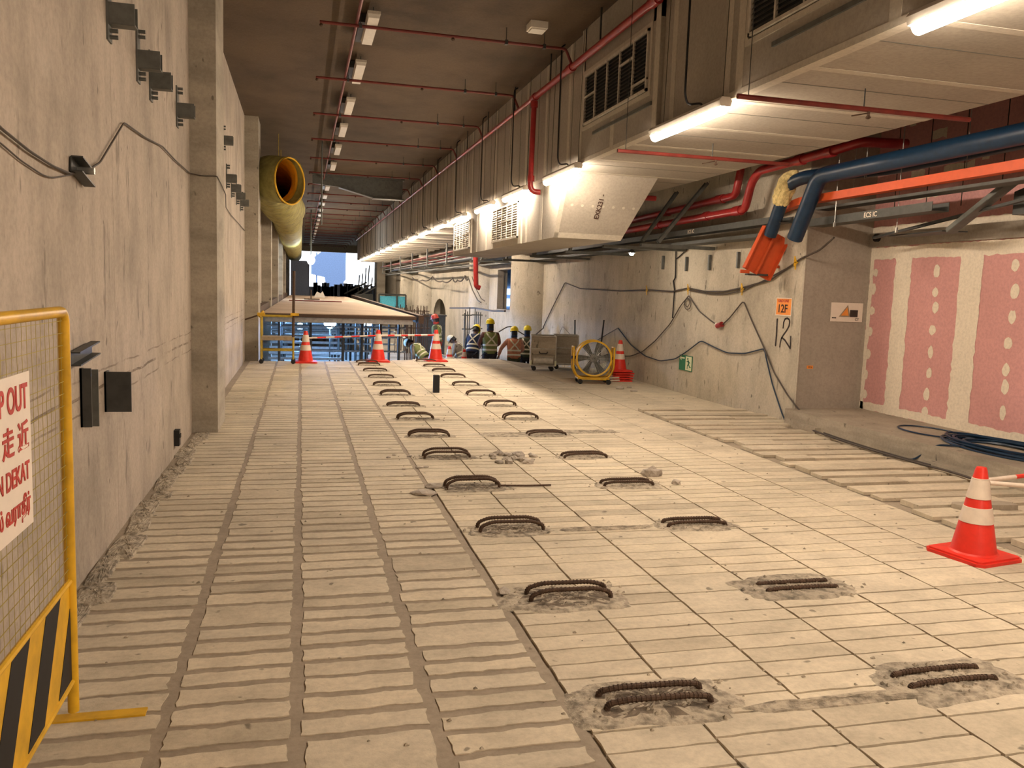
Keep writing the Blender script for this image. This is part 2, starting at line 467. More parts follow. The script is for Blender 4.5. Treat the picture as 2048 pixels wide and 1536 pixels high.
# grey return face and pink board wall
B = MB(); B.box((XR+.001, 10.30, LOW), (XP+.3, 10.32, ZC)); struct(B.build('wall_return', 'render_grey'))
B = MB(); B.tube([(XR+.003, 10.297, z*.25) for z in range(0, 12)], .012, 6); struct(B.build('trim_11', 'joint_plaster'))
def build_pink():
    B = MB(); rn = random.Random(5)
    B.box((XP, YB, LOW), (XP+.2, 10.30, ZC))
    def strip(y0, y1, z0, z1, t=.003):
        n = max(2, int((z1-z0)/.06)) if (z1-z0) > (y1-y0) else max(2, int((y1-y0)/.06))
        v = []
        for i in range(n+1):
            q = i/n
            j = lambda: rn.gauss(0, .007)
            if (z1-z0) > (y1-y0): v.append(((y0+j(), z0+(z1-z0)*q), (y1+j(), z0+(z1-z0)*q)))
            else: v.append(((y0+(y1-y0)*q, z0+j()), (y0+(y1-y0)*q, z1+j())))
        for (a, b_), (c_, d) in zip(v, v[1:]):
            B.mat(1).add([(XP-t, *a), (XP-t, *b_), (XP-t, *d), (XP-t, *c_)], [(0, 1, 2, 3)])
    strip(10.22, 10.30, .24, 2.5); strip(9.47, 9.78, .3, 2.45, .004); strip(8.27, 8.62, .3, 2.45, .004)
    strip(7.05, 7.4, .3, 2.45, .004); strip(YB, 10.3, .24, .35); strip(YB, 10.3, 2.38, 2.55, .005)
    strip(YB, 10.3, 2.74, 2.84, .005)
    for yy in range(0, 7): strip(5.8-yy*1.22, 6.1-yy*1.22, .3, 2.45, .004)
    for yc, zs in ((10.2, (.46, .74, 1.04, 1.36, 1.66, 1.97, 2.2)), (8.98, (.38, .61, .89, 1.16, 1.45, 1.74, 1.93, 2.2)), (7.80, (.55, .85, 1.05, 1.36, 1.66, 1.95, 2.25))):
        for z in zs:
            n = 12; rx, rz = rn.uniform(.045, .065), rn.uniform(.06, .09); dy = rn.uniform(-.03, .03)
            B.mat(1).add([(XP-.004, yc+dy+rx*cos(2*pi*i/n)*rn.uniform(.85, 1.1), z+rz*sin(2*pi*i/n)*rn.uniform(.85, 1.1)) for i in range(n)], [tuple(range(n))])
    for i in range(16):            # patches on the upper boards
        y = rn.uniform(6, 10.1); z = rn.uniform(2.95, 4.6); w, h = rn.choice([(.5, .08), (.12, .35), (.25, .12)])
        strip(y, y+w, z, z+h)
    for y in (9.9, 9.3, 8.7, 8.1, 7.5, 6.9): B.mat(2).box((XP-.004, y, 3.0), (XP, y+.012, 4.9))
    return struct(B.build('wall_pink', ['pink_board', 'pink_plaster', 'rubber']))
build_pink()
B = MB(); B.box((XP-.05, YB, 2.56), (XP, 10.30, 2.75)); struct(B.build('trim_12', 'render_grey'))
# ledge at the foot of the pink wall
B = MB(); rn = random.Random(2)
n = 24
for i in range(n):
    y0 = YB+(10.30-YB)*i/n; y1 = YB+(10.30-YB)*(i+1)/n
    B.box((6.68, y0, -.012), (XP, y1, .24))
B.box((6.60, 9.45, -.012), (6.70, 9.95, .10)); B.box((6.56, 6.7, -.012), (6.72, 7.5, .09))
o = struct(B.build('trim_13', 'kerb_concrete'))
# round concrete columns standing in the right wall
for i, (y, r) in enumerate([(24.2, 1.05), (31.2, .95), (40.9+4.5, .95), (53.5, 1.0), (63, 1.1), (72, 1.1)]):
    B = MB(); B.lathe([(r, LOW), (r, ZC)], (XR+.35, y, 0), 40); struct(B.build('trim_%d' % (14+i), 'right_concrete', smooth=True))
# bulkhead boxed with boards on the right, its soffit, and the lower box further on
def build_bulk():
    B = MB(); rn = random.Random(9)
    g1 = (3.0, 6.8, 4.02, 4.95); g2 = (8.98, 11.2, 4.06, 4.76)     # grille openings y0,y1,z0,z1
    B.box((XB, YB, ZS), (6.0, 60, ZC))
    B.mat(1)
    # projecting surround panels round the grilles
    for (y0, y1, z0, z1) in (g1, g2):
        B.mat(0)
        t = .05
        B.box((XB-t, y0-.25, ZS), (XB+.01, y1+.22, z0-.04)); B.box((XB-t, y0-.25, z0-.04), (XB+.01, y0-.04, ZC)); B.box((XB-t, y1+.04, z0-.04), (XB+.01, y1+.22, ZC)); B.box((XB-t, y0-.25, z1+.04), (XB+.01, y1+.22, ZC))
        B.mat(1)
        for (a, b_, c_, d) in ((y0-.05, y0, z0-.05, z1+.05), (y1, y1+.05, z0-.05, z1+.05), (y0, y1, z0-.05, z0), (y0, y1, z1, z1+.05)):
            B.box((XB-t-.015, a, c_), (XB, b_, d))
        for yy in (y0-.24, y1+.08): B.box((XB-t-.003, yy, ZS), (XB-t+.001, yy+.12, ZC))
        B.box((XB-t-.003, (y0+y1)/2-.05, ZS), (XB-t+.001, (y0+y1)/2+.07, z0-.1))
        B.mat(2).box((XB-t-.02, y0-.1, z0-.17), (XB-t+.01, y1-.4, z0-.13))  # ledge strip below the grille, its shadow put in as dark colour
    B.mat(1)
    B.box((XB-.055, YB, ZS-.003), (XB+.05, 11.4, ZS+.05))
    B.box((XB-.004, 11.4, ZS-.003), (XB+.05, 60, ZS+.05))
    y = -6.0
    while y < 40:                                    # joints on the face
        if not (2.7 < y < 7.0 or 8.7 < y < 11.4): B.box((XB-.003, y, ZS), (XB+.001, y+.11, ZC))
        y += 1.2 if y < 30 else 2.4
    B.mat(2)
    y = 11.9
    while y < 60: B.box((XB-.004, y, ZS+.06), (XB+.001, y+.012, ZC)); y += .6 if y < 30 else 1.2
    B.mat(1)
    y = -6.3
    while y < 13: B.box((XB+.05, y, ZS-.003), (6.0, y+.09, ZS+.001)); y += 1.22
    B.mat(2)
    y = -5.8
    while y < 13: B.box((XB+.05, y, ZS-.0025), (6.0, y+.008, ZS+.001)); y += 1.22
    # ribs under the further soffit
    y = 22.0
    B.mat(1)
    while y < 60: B.box((XB+.02, y, ZS-.05), (6.0, y+.5, ZS)); y += 1.5
    return struct(B.build('wall_bulkhead', ['board', 'joint_plaster', 'steel_grey']))
build_bulk()
def grille(y0, y1, z0, z1, x, mat_, label, rows=3, name='vent_grille'):
    t = thing(name, label, 'vent grille', (x, (y0+y1)/2, z0))
    B = MB(); h = z1-z0; w = y1-y0
    f = .03
    for a, b_, c_, d in ((-w/2, w/2, 0, f), (-w/2, w/2, h-f, h), (-w/2, -w/2+f, 0, h), (w/2-f, w/2, 0, h)): B.box((-.02, a, c_), (.01, b_, d))
    n = max(4, round(w/.42))
    for i in range(1, n): y = -w/2+w*i/n; B.box((-.018, y-.012, f), (.006, y+.012, h-f))
    B.build('frame', 'grate_white', t)
    B = MB(); z = f+.01
    while z < h-f: B.add([(-.012, -w/2+f, z), (-.012, w/2-f, z), (.012, w/2-f, z+.035), (.012, -w/2+f, z+.035)], [(0, 1, 2, 3)]); z += .045
    B.build('louvre_slats', mat_, t)
    B = MB(); B.box((.02, -w/2+.01, .01), (.03, w/2-.01, h-.01)); B.build('backing', 'void', t)
    B = MB(); rn = random.Random(int(y0*10))
    for i in range(n):
        if rn.random() < .55:
            ya = -w/2+w*i/n; zz = rn.choice([.2, .55, .7])*h
            B.box((-.017, ya, zz-.012), (.006, ya+w/n, zz+.012))
    B.build('cross_bar', 'grate_white', t)
    return t
grille(3.02, 6.78, 4.03, 4.94, XB-.066, 'grille', 'large grey louvred grille in the bulkhead, nearest the camera at the top edge')
grille(9.0, 11.18, 4.07, 4.75, XB-.066, 'grille', 'grey louvred grille with white frame high in the bulkhead beside the red main pipe')
# lower box under the bulkhead
t = thing('ceiling_bulkhead_box', 'low boxed duct clad in pale board hanging below the soffit', 'duct box', (0, 0, 0))
B = MB(); y1 = 21.55; zb = 2.63
B.add([(XB, 12.12, ZS), (5.35, 12.12, ZS), (4.98, 12.62, zb), (XB, 12.62, zb), (XB, y1, ZS), (5.35, y1, ZS), (4.98, y1, zb), (XB, y1, zb)],
      [(0, 1, 2, 3), (4, 5, 6, 7), (0, 3, 7, 4), (1, 2, 6, 5), (3, 2, 6, 7), (0, 1, 5, 4)])
B.build('cladding', 'board', t)
B = MB()
fp = lambda x, z, o=.004: (x, 12.62-(z-zb)*.5263-o, z); B.add([fp(XB, zb), fp(4.98, zb), fp(5.01, zb+.08), fp(XB, zb+.08)], [(0, 1, 2, 3)]); B.add([fp(XB, zb), fp(XB+.07, zb), fp(XB+.07, ZS), fp(XB, ZS)], [(0, 1, 2, 3)])
for y in (13.3, 14.2, 17.5, 18.5): B.box((XB-.004, y, zb), (XB, y+.14, ZS-.02))
for k in range(7):
    B.add([fp(XB+.2+k*.17+.024*cos(2*pi*i/10), 3.12+.02*sin(2*pi*i/10)) for i in range(10)], [tuple(range(10))])
B.build('joint_strips', 'joint_plaster', t)
B = MB()
for y0 in (17.3, 21.52-2.6): pass
B.box((XB-.03, 14.55, zb+.0), (XB+.01, 16.95, ZS-.16)); B.box((XB-.03, 19.1, zb+.0), (XB+.01, 21.4, ZS-.16)); splitbuild(B, 'grille_surround', 'joint_plaster', t)
nrm = Vector((0, -1, -.43)).normalized()
text('lettering', 'EXK231 -', .105, 'ink', t, frame(fp(4.52, 2.93, .006), (.08, -.5263, 1), (-1, 0, .08)), extrude=.001)
grille(14.72, 16.8, 2.74, 3.4, XB-.04, 'grate_white', 'pale slotted grille in the low duct box, the nearer one')
grille(19.2, 21.2, 2.74, 3.4, XB-.04, 'grate_white', 'pale slotted grille at the far end of the low duct box')
B = MB(); B.box((XR+T+2.6, 25.3, .5), (XR+T+2.7, 31, 3.2)); B.box((XR+T, 30.2, .5), (XR+T+2.6, 30.3, 3.2)); B.box((XR+T, 25.3, .5), (XR+T+2.6, 25.4, 3.2)); B.box((XR+T, 25.3, 3.1), (XR+T+2.7, 30.3, 3.2)); B.box((XR+T, 25.3, .4), (XR+T+2.7, 30.3, .5))
struct(B.build('wall_room', 'pale_blue'))
# the window in the right wall
w = bpy.data.objects.new('window_1', None); C.objects.link(w); struct(w); w.location = (XR, 27.7, 1.08)
B = MB()
for a, b_, c_, d in ((-1.25, 1.3, 0, .06), (-1.25, 1.3, 1.44, 1.5), (-1.25, -1.17, 0, 1.5), (1.22, 1.3, 0, 1.5)): B.box((-.02, a, c_), (.2, b_, d))
B.build('window_frame', 'render_grey', w)
B = MB()
for a in (-.35, .25): B.box((.22, a-.04, 0), (.27, a+.04, 1.5))
for z in (.16, .52, .92): B.box((.22, -1.2, z-.035), (.27, .3, z+.035))
B.build('window_bars', 'slate_blue', w)
wo = Vector((XR, 27.7, 1.08))
for (x0, y0, x1, y1) in ((1011, 577, 1031, 590), (1011, 597, 1031, 613), (1000, 590, 1008, 622)):
    a, b_ = at(x0, y0, Y=30.1)-wo, at(x1, y1, Y=30.1)-wo; B = MB(); B.box((a.x, a.y, b_.z), (b_.x, a.y+.03, a.z)); B.build('pane', 'window_light', w)

# ================================================================== LIGHTS
def batten():
    t = thing('fluorescent_batten', 'x', 'light fitting', (0, 0, 0), 0, 'lit batten lamps under the bulkhead')
    B = MB(); B.prism([(-.05, .0), (.05, .0), (.065, .05), (.04, .085), (-.04, .085), (-.065, .05)], -.80, .80, 'y'); B.build('housing', 'white_plastic', t)
    B = MB()
    pts = [(0, -.78, -.012)]+[(0, -.76+i*1.52/6, -.012) for i in range(7)]+[(0, .78, -.012)]
    B.tube(pts, [.032]+[.052]*7+[.032], 12); B.build('diffuser_tube', 'tube_light', t, smooth=True)
    B = MB(); B.tube(arc([(.0, -.35, .08), (.0, -.30, .13), (-.10, -.22, .12), (-.125, -.20, .22), (-.125, -.20, 1.70), (-.10, -.12, 1.80), (.0, .05, 1.885)], .05), .011, 6); B.build('power_cable', 'black', t, smooth=True)
    B = MB()
    for y in (-.68, .62): B.cyl((.03, y, .08), (.05, y, ZC-3.50), .004, 5)
    splitbuild(B, 'hanger_wire', 'steel_dark', t)
    return t
lb = batten(); first = True
ys = [-5.0, -2.6, -.2, 3.85, 7.85, 12.0, 14.75, 17.35, 20.3, 23.1, 25.9, 28.7, 31.5, 34.3, 37, 39.8, 42.6, 45.4, 48.2, 51, 54, 57]  # battens behind and beside the camera are added to brighten the foreground
names = {-2.6: 'unseen batten lamp added behind the camera for foreground light, between two others', -5.0: 'unseen batten lamp added furthest behind the camera for foreground light', -.2: 'unseen batten lamp added above beside the camera for foreground light', 3.85: 'lit batten lamp glaring at the top right corner of the photo', 7.85: 'lit batten lamp hanging between the two large grilles, black cable above',
         12.0: 'lit batten lamp at the near end of the low duct box', 14.75: 'lit batten lamp over the nearer pale grille of the duct box', 17.35: 'lit batten lamp between the two pale grilles', 20.3: 'lit batten lamp over the far pale grille of the duct box'}
for y in ys:
    lab = names.get(y, 'small distant lit batten lamp, the %s beyond the low duct box' % ORD[max(0, ys.index(y)-9)])
    if first: lb.location = (XB-.11, y, 3.50); lb['label'] = lab; first = False
    else: dup(lb, (XB-.11, y, 3.50), 0, lab)
t = thing('small_fill_lamp', 'small bright lamp added at a glint on the wall side under the low duct box, to light the floor', 'light fitting', (5.75, 14.0, 2.52))  # placed at a small glint, added to brighten the floor beyond the box
B = MB(); B.lathe([(.001, -.045), (.03, -.035), (.04, -.01), (.04, 0)], (0, 0, 0), 16); B.build('bulb', 'lamp_light', t, smooth=True)
B = MB(); B.lathe([(.07, 0), (.07, .03), (.03, .06), (.001, .06)], (0, 0, 0), 16); B.cyl((0, 0, .05), (0, 0, .08), .015, 8); B.build('base', 'steel_dark', t)
# unlit fittings on the ceiling
def cfit():
    t = thing('ceiling_fitting', 'x', 'light fitting', (0, 0, 0), 0, 'row of unlit fittings on the ceiling')
    B = MB(); B.box((-.16, -.2, .06), (-.03, .75, .16)); B.build('mounting_box', 'steel_dark', t)
    B = MB(); B.prism([(-.07, 0), (.07, 0), (.08, .05), (-.08, .05)], -.62, .62, 'y'); B.build('diffuser', 'white_plastic', t)
    B = MB(); B.box((-.085, -.64, .05), (.085, .64, .085)); B.build('housing', 'joint_plaster', t)
    B = MB()
    for y in (-.5, .5): B.cyl((0, y, .08), (0, y, .17), .008, 6)
    splitbuild(B, 'hanger_rod', 'steel_dark', t)
    return t
cf = cfit(); labs = ['unlit white ceiling fitting nearest the camera, beside the long red pipe', 'second unlit ceiling fitting from the camera', 'third unlit ceiling fitting from the camera', 'fourth unlit ceiling fitting from the camera', 'fifth unlit ceiling fitting from the camera', 'sixth unlit ceiling fitting, in front of the dark steel beam']
cy = [11.9, 14.3, 17.0, 19.6, 22.4, 25.5]+[31+i*3 for i in range(14)]
for i, y in enumerate(cy):
    lab = labs[i] if i < 6 else 'distant ceiling fitting, the %s beyond the dark steel beam' % ORD[i-6]
    if i == 0: cf.location = (.90, y, ZC-.18); cf['label'] = lab
    else: dup(cf, (.90, y, ZC-.18), 0, lab)
B = MB(); B.box((-.12, -.12, 0), (.12, .12, .09)); B.box((-.10, -.10, -.02), (.10, .10, 0))
tag(B.build('junction_box', 'white_plastic', loc=(3.1, 11.3, ZC-.09)), 'small square white box on the ceiling near the bulkhead corner', 'junction box')

# ================================================================== SPRINKLER PIPES
ZP = 5.2
bl = ['nearest', 'second', 'third', 'fourth', 'fifth', 'sixth']
for i in range(22):
    y = 11.62+3*i
    if i == 0 or i < 6: lab = 'thin red sprinkler branch pipe across the ceiling, %s from the camera' % bl[i]
    else: lab = 'distant red sprinkler branch pipe across the ceiling, %s from the camera' % ORD[i]
    if 27.5 < y < 29.6: y -= .9
    t = thing('sprinkler_branch', lab, 'pipe', (0, y, 0), 0, 'red sprinkler branches across the ceiling')
    B = MB(); B.tube(arc([(.22, 0, ZP), (3.62, 0, ZP), (3.72, 0, 4.99)], .05), .021, 8); B.build('pipe', 'red_dark', t, smooth=True)
    B = MB()
    for x in (.75, 2.75, 3.3): B.cyl((x, 0, ZP), (x, 0, ZC), .006, 5); B.box((x-.02, -.03, ZP-.03), (x+.02, .03, ZP+.03))
    splitbuild(B, 'hanger_rod', 'steel_dark', t)
    B = MB()
    for x in (.24, 2.0): B.lathe([(.012, -.05), (.02, -.04), (.03, -.035), (.012, 0)], (x, 0, ZP-.01), 8)
    splitbuild(B, 'sprinkler_head', 'rusty', t)
B = MB(); B.cyl((.70, YB, 5.24), (.70, 75, 5.24), .022, 8); tag(B.build('sprinkler_main', 'red_dark', smooth=True), 'long thin red pipe running down the ceiling beside the unlit fittings', 'pipe')
t = thing('red_main_pipe', 'thick red pipe running along the top of the bulkhead', 'pipe')
B = MB(); B.cyl((3.70, YB+.1, 4.94), (3.70, 13.55, 4.94), .048, 12)
B.tube([(3.70, 13.45, 4.94), (3.72, 22, 4.97), (3.72, 59, 4.97)], [.035]*3, 10)
for y in (2, 8.7, 11.6, 13.5): B.cyl((3.70, y-.09, 4.94), (3.70, y+.09, 4.94), .062, 12)
B.build('pipe', 'red_pipe', t, smooth=True)
t2 = thing('red_downpipe', 'red pipe dropping from the main pipe and turning in under the soffit', 'pipe'); B = MB(); B.tube(arc([(3.70, 13.5, 4.89), (3.68, 13.5, 3.42), (5.85, 13.3, 3.42)], .12), .045, 12); B.build('pipe', 'red_pipe', t2, smooth=True)
B = MB(); B.cyl((3.70, 13.5, 4.78), (3.70, 13.5, 4.88), .06, 12); B.cyl((3.69, 13.5, 3.58), (3.69, 13.5, 3.68), .058, 12); splitbuild(B, 'coupling', 'red_pipe', t2, smooth=True)
B = MB()
for k in range(14): y = -5+k*2.2; B.box((3.69, y, 4.98), (3.71, y+.02, ZC))
splitbuild(B, 'bracket', 'steel_dark', t)
for (y, x0, x1, lab) in ((6.33, 3.46, 5.75, 'nearest'), (9.15, 3.52, 5.75, 'middle'), (12.0, 3.6, 5.75, 'third')):
    if lab == 'third': continue
    t = thing('soffit_pipe', 'thin red pipe slung under the soffit across its width, %s' % ('the nearer, by the large lamp' if lab == 'nearest' else 'the further, beyond the middle lamp'), 'pipe', (0, y, 0))
    B = MB(); B.cyl((x0, 0, 3.41), (x1, 0, 3.41), .022, 8); B.build('pipe', 'red_dark', t, smooth=True)
    B = MB(); B.cyl((x0+.1, 0, 3.43), (x0+.1, 0, ZC), .004, 5); B.cyl((x0+1.2, 0, 3.43), (x0+1.2, 0, ZS), .006, 5); splitbuild(B, 'hanger_wire', 'steel_dark', t)
    B = MB(); B.lathe([(.01, -.07), (.025, -.06), (.012, -.04), (.015, 0)], (x0+1.25, 0, 3.40), 8); B.tube([(x0+1.25, 0, 3.38), (x0+1.05, -.05, 3.33)], .006, 5); splitbuild(B, 'sprinkler_head', 'rusty', t)
B = MB(); B.tube(arc([(4.96, 24.0, 3.58), (4.96, 24, 2.76), (5.0, 24, 1.88), (5.12, 24, 1.84)], .08), .075, 10)
tag(B.build('red_drop_pipe', 'red_pipe', smooth=True), 'thick red pipe dropping down beyond the far end of the duct box', 'pipe')
# steel beam across the ceiling
B = MB(); B.prism([(.35, ZC-.02), (3.30, ZC-.02), (3.30, 4.72), (2.3, 4.74), (1.2, 5.02), (.35, 5.08)], 28.45, 28.53, 'y'); B.box((.35, 28.3, ZC-.06), (3.35, 28.7, ZC)); B.beam((1.2, 28.5, 5.01), (2.3, 28.5, 4.73), .35, .03); B.box((2.3, 28.3, 4.70), (3.35, 28.7, 4.73))
tag(B.build('steel_beam', 'steel_grey'), 'dark grey tapered steel beam hung across the ceiling', 'beam')
for (x, y, z0, z1, lab) in ((.50, 22.0, 3.3, ZC, 'thin rod hanging from the ceiling beside the yellow duct mouth'), (.47, 42, 3.2, ZC, 'thin dark rod with a bright lamp at its foot hanging far down the hall')):
    t = thing('hanging_rod', lab, 'rod', (x, y, 0))
    B = MB(); B.cyl((0, 0, z0), (0, 0, z1), .02 if y < 30 else .035, 6); B.build('rod', 'steel_grey', t)
    if y > 30:
        B = MB(); B.lathe([(.02, .0), (.16, -.1), (.2, -.25), (.12, -.4), (.02, -.45)], (0, 0, z0), 16); B.build('lamp', 'hang_light', t, smooth=True)

# ================================================================== PIPES, TRAYS ON THE RIGHT
def pipe(name, pts, r, m_, lab, rad=.12, coll=(), cat='pipe'):
    t = thing(name, lab, cat)
    B = MB(); B.tube(arc(pts, rad), r, 14); B.build('pipe', m_, t, smooth=True)
    if coll:
        B = MB()
        for (a, b_) in coll: B.cyl(a, b_, r*1.22, 14)
        splitbuild(B, 'coupling', m_, t, smooth=True)
    return t
A = [at(1260, 460, X=6.5), at(1378, 441, X=6.5), at(1490, 417, X=6.5), at(1506, 359, X=6.5), at(1523, 340, X=6.5)]
pipe('red_service_pipe', [(6.5, 60, 3.09), (6.5, 16, 3.09), (6.5, 11.45, 3.11), (6.5, 11.30, 3.50), (6.5, 11.1, 3.64), (6.5, 9.4, 3.66), (6.62, 9.0, 3.72), (7.2, 8.9, 3.72)], .062, 'red_pipe',
     'thick red pipe with a step up, the lower of the pair at the right wall', .1,
     [((6.5, 10.0, 3.65), (6.5, 10.14, 3.65)), ((6.5, 12.6, 3.11), (6.5, 12.72, 3.11)), ((6.5, 11.55, 3.11), (6.5, 11.75, 3.11)), ((6.5, 14.5, 3.10), (6.5, 14.65, 3.10)), ((6.5, 9.35, 3.66), (6.5, 9.5, 3.66))])
pipe('red_service_pipe', [(6.7, 60, 3.30), (6.7, 16.3, 3.32), (6.7, 12.12, 3.40), (6.7, 12.0, 3.80), (6.7, 12.0, 5.3)], .062, 'red_pipe',
     'thick red pipe bending up out of sight behind the soffit, the upper of the pair', .1, [((6.7, 12.5, 3.39), (6.7, 12.7, 3.39)), ((6.7, 14.6, 3.35), (6.7, 14.75, 3.35))])
pipe('blue_water_pipe', [(6.5, YB+.1, 3.36), (6.5, 9.62, 3.38), (6.5, 10.08, 2.60)], .105, 'blue_pipe', 'big dark blue pipe from the right edge, bending down in front of the corner', .14)
pipe('blue_water_pipe', [(7.25, YB+.1, 3.55), (7.1, 9.0, 3.45), (6.55, 10.05, 3.42), (6.5, 10.33, 3.36), (6.5, 10.70, 2.68)], .09, 'blue_pipe', 'blue pipe behind the big one, bending down below the yellow foam', .12)
B = MB(); B.tube([(6.52, 10.16, 3.52), (6.5, 10.26, 3.47), (6.5, 10.37, 3.36), (6.5, 10.47, 3.15), (6.5, 10.51, 3.07)], [.03, .10, .15, .125, .11], 14)
o = B.build('pipe_foam', 'foam', smooth=False); tag(o, 'cream insulating foam wrapped round the bend of the blue pipe', 'pipe insulation')
md = o.modifiers.new('sub', 'SUBSURF'); md.levels = 2; md.render_levels = 2
tx = bpy.data.textures.new('lumps', 'CLOUDS'); tx.noise_scale = .06; dm = o.modifiers.new('lumps', 'DISPLACE'); dm.texture = tx; dm.strength = .05
B = MB(); B.beam((6.7, YB, 3.12), (6.7, 10.28, 3.13), .12, .10); B.beam((6.7, 10.28, 3.13), (6.72, 10.95, 3.05), .11, .10)
tag(B.build('orange_tray', 'orange_paint'), 'long bright orange cable tray running under the blue pipe to the right edge', 'cable tray')
t = thing('orange_chute', 'orange sloped cable tray coming down the wall above the number sign', 'cable tray')
p0, p1, p2, p3 = at(1524, 468, Y=10.80), at(1484, 546, Y=10.85), at(1541, 550, Y=10.85), at(1582, 462, Y=10.80)
top_, bot_ = (p0+p3)/2, (p1+p2)/2; wd = (p2-p1).length
B = MB(); B.channel(top_, bot_, wd*.96, .09, .012, (0, -1, 0)); B.beam(top_+Vector((-.03, -.02, 0)), bot_+Vector((-.03, -.02, 0)), .03, .05, (0, 1, 0)); B.beam(bot_+Vector((.08, .04, .12)), Vector((XR, bot_.y+.1, bot_.z+.12)), .04, .04); B.beam(top_+Vector((.08, .04, -.08)), Vector((XR, top_.y+.1, top_.z-.08)), .04, .04); B.build('trough', 'orange_paint', t)
B = MB(); B.beam(bot_+Vector((-.26, -.0, .03)), bot_+Vector((-.12, -.0, .03)), .03, .05); B.build('flange', 'orange_paint', t)
B = MB(); B.beam(bot_+Vector((-.16, 0, -.01)), bot_+Vector((.17, 0, -.01)), .08, .025); B.build('end_lip', 'steel_dark', t)
# grey cable trays with painted letters
def tray(p0, p1, h, lab, words=None, wy=None, ws=.07, m_='tray_grey', w_=.22):
    t = thing('cable_tray', lab, 'cable tray')
    B = MB(); p0, p1 = Vector(p0), Vector(p1)
    B.channel(p0, p1, w_, h, .006); B.build('tray_body', m_, t)
    if words: text('lettering', words, ws, 'sign_white', t, frame((p0.x-w_/2-.008, wy, p0.z-ws*.35+(p1.z-p0.z)*abs((wy-p0.y)/(p1.y-p0.y))), (0, -1, 0), (0, 0, 1)), extrude=.001)
    return t
tray((6.62, 30, 2.86), (6.62, 10.5, 2.90), .09, 'grey cable tray with white letters along the concrete wall above the exit sign', 'ECS IC', 13.35, .085)
tray((6.9, 10.2, 2.84), (6.9, 7.9, 2.86), .10, 'grey cable tray with white letters in front of the pink boards', 'ECS IC', 9.05, .085)
tray((6.9, 10.1, 3.02), (6.9, YB, 3.02), .03, 'thin grey rail between the orange tray and the lettered tray')
tray((6.62, 55, 2.72), (6.62, 11.0, 2.70), .05, 'narrow grey tray running low along the concrete wall', w_=.3)
tray((6.2, 60, 2.95), (6.2, 22, 2.95), .1, 'dark cable tray continuing far down the right side', m_='steel_dark')
B = MB(); B.beam((7.3, 9.5, 2.62), (7.1, 6.2, 2.95), .05, .03); B.beam((7.6, 9.4, 2.65), (7.3, 8.1, 2.62), .3, .015); tag(B.build('conduit_bundle', 'steel_dark'), 'dark conduit and offcut hanging under the trays in front of the pink wall', 'conduit')
B = MB(); B.channel((7.2, 8.05, 2.62), (7.1, 7.15, 3.06), .12, .05, .008); tag(B.build('steel_brace', 'steel_grey'), 'short grey steel brace slanting under the trays at the right', 'brace')
B = MB(); B.box((7.28, 6.2, 2.74), (7.7, 7.3, 2.98)); B.prism([(6.2, 2.98), (7.3, 2.98), (6.9, 3.08), (6.2, 3.16)], 7.28, 7.7, 'x'); tag(B.build('duct_offcut', 'steel_dark'), 'dark boxy metal duct piece at the right edge under the trays', 'duct')
# slanted strut frames below the soffit
def strut(pts, lab, w_=.08):
    B = MB()
    for a, b_ in pts: B.channel(a, b_, w_, .05, .008)
    return tag(B.build('steel_strut_frame', 'steel_grey'), lab, 'steel frame')
q = lambda x, y, Y: at(x, y, Y=Y)
strut([(q(1414, 366, 12.9), q(1316, 484, 12.9)), ((5.45, 12.9, 2.60), (6.79, 12.9, 2.60))], 'grey strut frame slanting down beside the lettered board, the nearer one')
strut([(q(1354, 384, 14.0), q(1284, 482, 14.0)), ((5.2, 14.0, 2.62), (6.79, 14.0, 2.62))], 'grey strut frame slanting down beside the lettered board, the further one')
for i, (y, lab) in enumerate(((16.5, 'third'), (19.2, 'fourth'), (22.0, 'fifth'))): strut([((5.3, y, 2.62), (6.79, y, 2.62)), ((5.4, y, 2.64), (5.6, y, 3.56))], 'grey bracket arm under the pipes against the concrete wall, %s from the corner' % lab)
for i in range(7): strut([((5.2, 26+i*5, 2.70), (6.79, 26+i*5, 2.70)), ((5.3, 26+i*5, 2.72), (5.3, 26+i*5, 3.5)), ((5.3, 26+i*5, 3.1), (6.79, 26+i*5, 3.1))], 'distant bracket frame carrying the pipes far down the right wall')['group'] = 'distant bracket frames on the right'
pipe('red_service_pipe', [(5.9, 60, 3.25), (5.9, 22.5, 3.28)], .05, 'red_dark', 'red pipe carried under the soffit beyond the duct box')
for i, (x, z, m_) in enumerate(((5.5, 3.2, 'red_dark'), (5.7, 3.0, 'steel_grey'), (6.35, 3.35, 'galv'), (5.9, 2.66, 'steel_grey'))):
    pipe('conduit_pipe', [(x, 60, z), (x, 22+i*2, z), (x+.1, 21.7+i*2, z+.3)], .035, m_, ['dull red', 'grey', 'bright galvanised', 'low grey'][i]+' conduit in the tangle of pipes far down the right side')
wl = [at(x, y, X=6.79) for x, y in ((1325, 525), (1372, 528), (1418, 525), (1475, 520))]
for i, p in enumerate(wl):
    B = MB(); B.channel((6.80, p.y, p.z-.13), (6.80, p.y, p.z+.13), .04, .04, .006, (1, 0, 0))
    tag(B.build('wall_bracket', 'steel_grey'), 'short upright steel bracket on the concrete wall, %s from the right-hand corner' % ['fourth', 'third', 'second', 'first'][i], 'bracket', 'short brackets under the lettered tray')
B = MB(); B.lathe([(.03, 0), (.055, 0), (.055, -.10), (.03, -.10)], (XP, 10.12, 2.68), 16, 'x'); B.lathe([(.0301, -.101), (.0001, -.101)], (XP, 10.12, 2.68), 16, 'x'); tag(B.build('pipe_sleeve', ['black'], smooth=False), 'black round pipe sleeve in the grey band of the pink wall', 'pipe sleeve')
